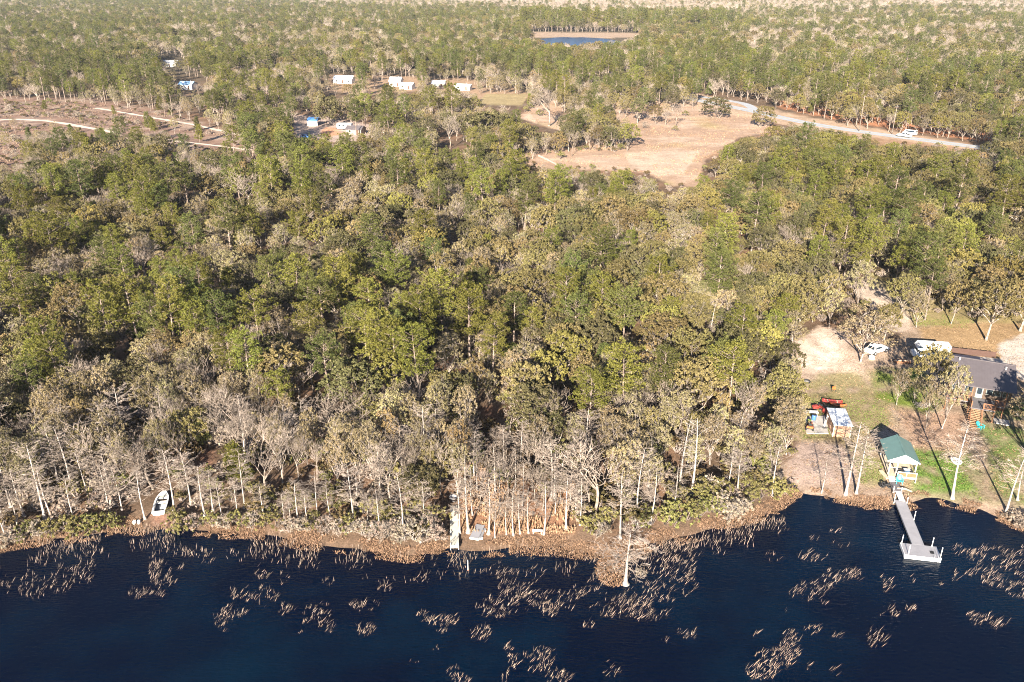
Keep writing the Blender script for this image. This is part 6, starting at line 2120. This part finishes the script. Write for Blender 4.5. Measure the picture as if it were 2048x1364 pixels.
rings = []
for i in range(15):
    u = i / 14
    w = hw(u)
    sh = 0.62 + 0.14 * u * u
    bt = 0.05 + 0.22 * max(0, (u - .7) / .3) ** 2
    rings.append([(-w, u * LB, sh), (-w * .86, u * LB, bt + .1), (0, u * LB, bt), (w * .86, u * LB, bt + .1), (w, u * LB, sh), (w * .86, u * LB, sh), (w * .76, u * LB, bt + .16), (-w * .76, u * LB, bt + .16), (-w * .86, u * LB, sh)])
hl = MB().loft(rings).build('hull', M_WHITE, o)
m = MB()
for i in range(14):
    u0, u1 = i / 14, (i + 1) / 14
    for s in (-1, 1):
        w0, w1 = hw(u0), hw(u1)
        z0, z1 = .62 + .14 * u0 * u0 + .012, .62 + .14 * u1 * u1 + .012
        m.quad((s * (w0 + .03), u0 * LB, z0), (s * (w1 + .03), u1 * LB, z1), (s * (w1 * .80), u1 * LB, z1), (s * (w0 * .80), u0 * LB, z0))
m.box(-.78, .78, -.02, .16, .4, .64).build('gunwale', M_WHITE, o)
m = MB()
for i in range(10, 14):
    u0, u1 = i / 14, (i + 1) / 14
    w0, w1 = hw(u0) * .82, hw(u1) * .82
    m.quad((-w0, u0 * LB, .63 + .14 * u0 * u0), (w0, u0 * LB, .63 + .14 * u0 * u0), (w1, u1 * LB, .63 + .14 * u1 * u1), (-w1, u1 * LB, .63 + .14 * u1 * u1))
m.build('bow_deck', M_OFFWHITE, o)
MB().box(-.62, .62, .2, 3.3, .24, .27).build('floor', M_BOATIN, o)
for y in (2.05, 3.1):
    MB().box(-.64, .64, y, y + .42, .42, .56).build('bench', M_OFFWHITE, o, bevel=.01)
MB().box(0.05, .62, .95, 1.9, .28, .46).build('console', M_OFFWHITE, o, bevel=.02)
MB().lathe((.0, 4.35, .76), [(.05, 0), (.05, .08), (.03, .1)], 10).build('cleat', M_BLACK, o)
for x, y, lab in ((268, 1042, 'left white plastic jug on the bank beside the boat'), (277, 1042, 'right white plastic jug on the bank beside the boat')):
    p = at(x, y, .55)
    j = thing('jug', lab, 'jug', (p.x, p.y, max(.05, float(ground_h(p.x, p.y))) - .02), 0, 'white jugs by the boat')
    MB().lathe((0, 0, 0), [(.17, 0), (.2, .06), (.2, .36), (.1, .5), (.06, .52), (.06, .58)], 14).build('body', M_WHITE, j, True)
    MB().torus((0, 0, 0), .08, .02, 12, 6).build('handle', M_WHITE, j).location = (.14, 0, .48)

# ---- white pier, raft, bench, post
p, q = at(909, 1090, 0.8), at(908, 1010, 0.9)
ry = math.atan2(q.y - p.y, q.x - p.x) - PI / 2
ln = (q - p).length
t = thing('pier', 'narrow cream-white wooden pier running from bank to water', 'pier', (p.x, p.y, 0), ry)
MB().box(-.5, .5, 0, ln * .62, .66, .76).box(-.45, .45, ln * .62 + .003, ln, .72, .82).build('deck', M_CREAM, t)
MB().box(-.52, .52, -.05, -.003, .4, .77).build('end_board', M_OFFWHITE, t)
for y in (.15, ln * .33, ln * .62):
    for s in (-1, 1):
        MB().lathe((s * .46, y, -1.2), [(.06, 0), (.06, 2.1), (.04, 2.14)], 8).build('post', M_OFFWHITE, t)
MB().bar((-.42, -.06, .1), (-.42, .0, 1.45), .05).bar((-.05, -.06, .1), (-.05, .0, 1.45), .05).bar((-.42, .0, 1.45), (-.4, .8, .77), .05).bar((-.05, .0, 1.45), (-.05, .8, .77), .05).build('ladder', M_BLACK, t)
p = at(907, 1000)
o = thing('tub', 'round grey tub at the land end of the white pier', 'tub', (p.x, p.y, LAND - .02), 0)
MB().lathe((0, 0, 0), [(.42, 0), (.5, .5), (.53, .5), (.53, .54), (.47, .54), (.40, .06)], 18).build('body', M_GREY, o, True)
MB().torus((.53, 0, .42), .07, .015, 10, 6).torus((-.53, 0, .42), .07, .015, 10, 6).build('handle', M_BLACK, o)
p, q = at(948, 1077, .6), at(961, 1048, .8)
ry = math.atan2(q.y - p.y, q.x - p.x) - PI / 2
ln = (q - p).length
t = thing('raft', 'grey board raft with float drums pulled ashore beside the pier', 'raft', (p.x, p.y, .25), ry)
MB().box(-.55, .55, 0, ln, .36, .46).build('deck', M_GREYDECK, t)
MB().box(-.57, .57, -.06, -.003, .2, .47).build('edge_board', M_OFFWHITE, t)
for y in (.5, ln - .7):
    MB().lathe((.3, y, .15), [(.18, 0), (.2, .02), (.2, .62), (.18, .64)], 14, 'X').build('float_drum', M_WHITE, t)
MB().box(.57, .85, .3, ln - .4, .3, .36).build('side_board', M_GREY, t)
p = at(1075, 1062)
t = thing('bench', 'small white bench at the waterline under slim cypresses', 'bench', (p.x, p.y, float(ground_h(p.x, p.y)) - .03), R(-3))
MB().box(-.62, .62, -.17, .17, .42, .48).build('seat', M_WHITE, t)
for x in (-.5, .5):
    MB().box(x - .05, x + .05, -.15, .15, 0, .417).build('leg', M_OFFWHITE, t)
p = at(936, 1141, 0)
t = thing('marker_post', 'thin white marker post standing in the lake off the pier', 'post', (p.x, p.y, 0), 0)
MB().lathe((0, 0, -1.2), [(.045, 0), (.045, 2.5), (.06, 2.52), (.03, 2.62)], 8).build('pole', M_WHITE, t)
MB().lathe((0, 0, .05), [(.08, 0), (.1, .05), (.08, .1)], 10).build('collar', M_ORANGE, t)
p, q = at(1424, 1030, .3), at(1447, 1042, .2)
m = MB().tube([p, (p + q) / 2 + Vector((0, 0, .1)), q], [.06, .05, .03], 6).build('fallen_log', BARK_CYP)
tag(m, 'pale fallen branch lying over the water edge left of the yard', 'log')

# ---- utility poles
for x, y, tp, lab in ((1784, 268, 210, 'wooden utility pole beside the road by the white pickup'), (1388, 188, 156, 'wooden utility pole at the roadside behind the round dark oak'), (1718, 262, 190, 'wooden utility pole beside the road left of the pickup')):
    p = at(x, y)
    h = height_at(tp, p.y) - LAND
    o = thing('utility_pole', lab, 'pole', (p.x, p.y, LAND - .3), R(20), 'utility poles along the road')
    MB().lathe((0, 0, 0), [(.19, 0), (.12, h + .3), (.02, h + .32)], 8).build('pole', BARK_OAK, o, True)
    MB().box(-1.1, 1.1, -.08, .08, h - .7, h - .52).build('crossarm', M_DARKWOOD, o)
    for s in (-1, -.4, .4, 1):
        MB().lathe((s, 0, h - .52), [(.05, 0), (.07, .1), (.04, .2)], 8).build('insulator', M_GREY, o)


# ---- far houses
def house(name, label, px, py, L, D, hz, rise, rz, roof, wall, cat='house'):
    L, D, hz, rise = L * .84, D * .84, hz * .88, rise * .85
    p = at(px, py)
    o = thing(name, label, cat, (p.x, p.y, LAND - .02), rz)
    MB().box(-L / 2, L / 2, -D / 2, D / 2, 0, hz).build('wall', wall, o)
    g_ = MB()
    for x0, x1 in ((-L / 2, -L / 2 + .12), (L / 2 - .12, L / 2)):
        g_.prism([(-D / 2, hz + .003), (D / 2, hz + .003), (0, hz + rise - .06)], x0, x1)
    g_.build('gable', wall, o)
    m_ = MB()
    for s in (-1, 1):
        a_ = [(s * (D / 2 + .4), hz - .08), (0, hz + rise), (0, hz + rise + .12), (s * (D / 2 + .4), hz + .04)]
        m_.loft([[(-L / 2 - .4, y, z) for y, z in a_], [(L / 2 + .4, y, z) for y, z in a_]])
    rf_ = m_.build('roof', roof, o)
    MB().lathe((L * .2, D * .15, hz + rise * .7), [(.12, 0), (.12, .8), (.18, .8), (.18, .9)], 8).build('vent_pipe', M_GREY, rf_)
    n = max(2, int(L / 3.2))
    for k in range(n):
        x = -L / 2 + L * (k + .5) / n
        if k == n // 2:
            f_ = MB().box(x - .5, x + .5, -D / 2 - .05, -D / 2 - .003, .1, 2.15).build('door', M_DARKWOOD, o)
            MB().box(x + .3, x + .4, -D / 2 - .1, -D / 2 - .053, 1.0, 1.1).build('handle', M_GREY, f_)
        else:
            f_ = MB().box(x - .6, x + .6, -D / 2 - .05, -D / 2 - .003, 1.0, 2.15).build('window', M_WHITE, o)
            MB().box(x - .5, x + .5, -D / 2 - .06, -D / 2 - .053, 1.1, 2.05).build('pane', M_GLASS, f_)
    return o


house('far_house', 'long white house at the left end of the far lawn', 689, 166, 14, 8, 3.0, 2.0, R(-8), M_WHITEROOF, M_WHITESIDING)
house('far_house', 'white house with high left wing in the middle of the far lawn', 793, 172, 8, 8, 3.6, 2.4, R(-10), M_WHITEROOF, M_WHITESIDING)
house('far_house', 'low white wing joined to the right of the high white house', 815, 178, 9, 7, 2.8, 1.4, R(-14), M_WHITEROOF, M_WHITESIDING)
house('far_house', 'white-roofed cottage between the far white houses', 878, 174, 9, 7, 2.6, 1.6, R(-4), M_WHITEROOF, M_SIDING)
house('far_house', 'white trailer home at the right end of the far lawn', 927, 180, 11, 6, 2.9, 1.0, R(-14), M_WHITEROOF, M_WHITESIDING)
house('far_house', 'white house with pale blue roof amid the left trees', 377, 178, 10, 7, 3.2, 1.8, R(-12), M_LBLUE, M_WHITESIDING)
house('far_house', 'grey-roofed house deep in the far left wood', 344, 133, 13, 8, 3.0, 2.0, R(-10), M_GREY, M_WHITESIDING)
house('far_house', 'white house in the far woods left of the pond', 538, 62, 18, 10, 3.5, 2.5, R(-6), M_WHITEROOF, M_WHITESIDING)
house('far_house', 'grey-roofed house near the horizon left of the pond', 985, 27, 26, 14, 5, 4, R(-4), M_GREY, M_WHITESIDING)
house('workshop', 'small dark-roofed house inside the fenced compound', 712, 268, 8, 6, 2.6, 1.4, R(-12), M_BROWNROOF, M_SIDING, 'house')

# compound: canopy, camper, car, trailer
p = at(629, 250)
o = thing('canopy_shelter', 'white shelter with a blue tarpaulin roof in the fenced compound', 'shelter', (p.x, p.y, LAND), R(-8))
MB().prism([(-2.6, 2.2), (2.6, 2.2), (1.6, 3.1), (0, 3.4), (-1.6, 3.1)], -2.4, 2.4).build('tarpaulin', M_BLUE, o)
MB().box(-2.3, 2.3, -2.5, -2.44, 0.0, 2.19).box(-2.36, -2.303, -2.5, 2.4, 0, 2.19).build('side_panel', M_WHITE, o)
for x in (-2.2, 2.2):
    for y in (-2.3, 2.3):
        MB().box(x - .05, x + .05, y - .05, y + .05, 0, 2.19).build('pole', M_GREY, o)
p = at(690, 259)
o = thing('camper_trailer', 'white camper trailer parked in the fenced compound', 'camper', (p.x, p.y, LAND), R(80))
MB().prism([(-3.4, .55), (3.0, .55), (3.4, 1.4), (3.1, 2.7), (-3.3, 2.8), (-3.45, 1.6)], -1.15, 1.15).build('body', M_WHITE, o, bevel=.08)
for s in (-1, 1):
    for y in (-2, 0.2, 2):
        MB().box(s * 1.155 - .01, s * 1.155 + .01, y - .5, y + .5, 1.5, 2.1).build('window', M_GLASS, o)
    for y in (-.5, .4):
        MB().lathe((s * 1.0 - .1, y, .34), [(.1, 0), (.34, .01), (.34, .2), (.1, .21)], 14, 'X').build('wheel', M_BLACK, o)
MB().bar((0, 3.0, .5), (0, 4.4, .45), .12).build('tow_bar', M_BLACK, o)
p = at(609, 276)
vehicle('parked_car', 'blue car parked in the fenced compound', (p.x, p.y, LAND), R(70), mat=M_BLUE)
p = at(1086, 281)
o = thing('flatbed_trailer', 'white flatbed trailer under trees on the meadow', 'trailer', (p.x, p.y, LAND), R(-75))
MB().box(-1.1, 1.1, -3.2, 3.2, .55, .7).build('bed', M_WHITE, o)
MB().box(-1.1, 1.1, -3.25, -3.203, .7, 1.6).bar((-1.05, -3.2, .95), (-1.05, 3.2, .95), .06).bar((1.05, -3.2, .95), (1.05, 3.2, .95), .06).build('rail', M_WHITE, o)
for s in (-1, 1):
    for y in (-.6, .3):
        MB().lathe((s * 1.05 - .1, y, .34), [(.1, 0), (.34, .01), (.34, .2), (.1, .21)], 14, 'X').build('wheel', M_BLACK, o)
MB().bar((0, 3.2, .55), (0, 4.6, .5), .12).build('tow_bar', M_BLACK, o)
p, q = at(1078, 313), at(1114, 331)
m = MB().tube([p + Vector((0, 0, .25)), (p + q) / 2 + Vector((0.2, 0, .3)), q + Vector((0, 0, .25))], [.42, .36, .28], 8).build('fallen_log', BARK_CYP)
tag(m, 'long pale fallen log lying on the lower meadow', 'log')

# ------------------------------------------------------------------ light, air, camera
SUN_EL, SUN_AZ = R(20), R(14)          # light travels towards +Y, a little to +X
dirv = Vector((math.sin(SUN_AZ) * math.cos(SUN_EL), math.cos(SUN_AZ) * math.cos(SUN_EL), -math.sin(SUN_EL)))
ld = bpy.data.lights.new('sun', 'SUN')
ld.energy = 5.0
ld.angle = R(0.5)
ld.color = (1.0, 0.90, 0.76)
so = link(bpy.data.objects.new('sun', ld))
so.rotation_euler = dirv.to_track_quat('-Z', 'Y').to_euler()
so.location = (-30, -80, 90)
wd = bpy.data.worlds.new('World')
scene.world = wd
wd.use_nodes = True
nt = wd.node_tree
nt.nodes.clear()
out = nt.nodes.new('ShaderNodeOutputWorld')
bg = nt.nodes.new('ShaderNodeBackground')
sk = nt.nodes.new('ShaderNodeTexSky')
sk.sky_type = 'NISHITA'
sk.sun_disc = False
sk.air_density = 0.6
sk.dust_density = 0.2
sk.ozone_density = 2.5
sk.sun_elevation = SUN_EL
sk.sun_rotation = math.atan2(-dirv.x, -dirv.y)
bg.inputs[1].default_value = 0.05
nt.links.new(sk.outputs[0], bg.inputs[0])
nt.links.new(bg.outputs[0], out.inputs[0])

hm, hnt, hout = new_mat('haze_air')
pv = hnt.nodes.new('ShaderNodeVolumePrincipled')
pv.inputs['Color'].default_value = (0.90, 0.94, 1.0, 1)
pv.inputs['Density'].default_value = 0.000048
pv.inputs['Anisotropy'].default_value = 0.0
hnt.links.new(pv.outputs[0], hout.inputs['Volume'])
ho = MB().box(-3400, 3400, -60, 3250, -3.6, 66).build('haze', hm)
tag(ho, 'pale haze in the air over the whole wood', 'haze', kind='stuff')

cd = bpy.data.cameras.new('camera')
cd.sensor_width = 36
cd.lens = FPX / 2048 * 36
cd.clip_start = 0.5
cd.clip_end = 8000
co = link(bpy.data.objects.new('camera', cd))
co.location = (0, 0, CAM_H)
co.rotation_euler = (PI / 2 - PITCH, 0, 0)
scene.camera = co
vs = scene.view_settings
vs.view_transform = 'Standard'
vs.look = 'None'
vs.gamma = 1
vs.use_curve_mapping = False
vs.exposure = 2.05
scene.cycles.max_bounces = 5
scene.cycles.diffuse_bounces = 1
scene.cycles.transmission_bounces = 2
scene.cycles.volume_bounces = 0
scene.cycles.use_denoising = True
scene.cycles.denoising_prefilter = 'NONE'
scene.cycles.filter_width = 1.0
print('TREES', len(TREES), 'single', len(SINGLE), {k: sum(t['kind'] == k for t in SINGLE) for k in PROTO}, 'reeds', len(REEDS), 'ferns', len(FERN))
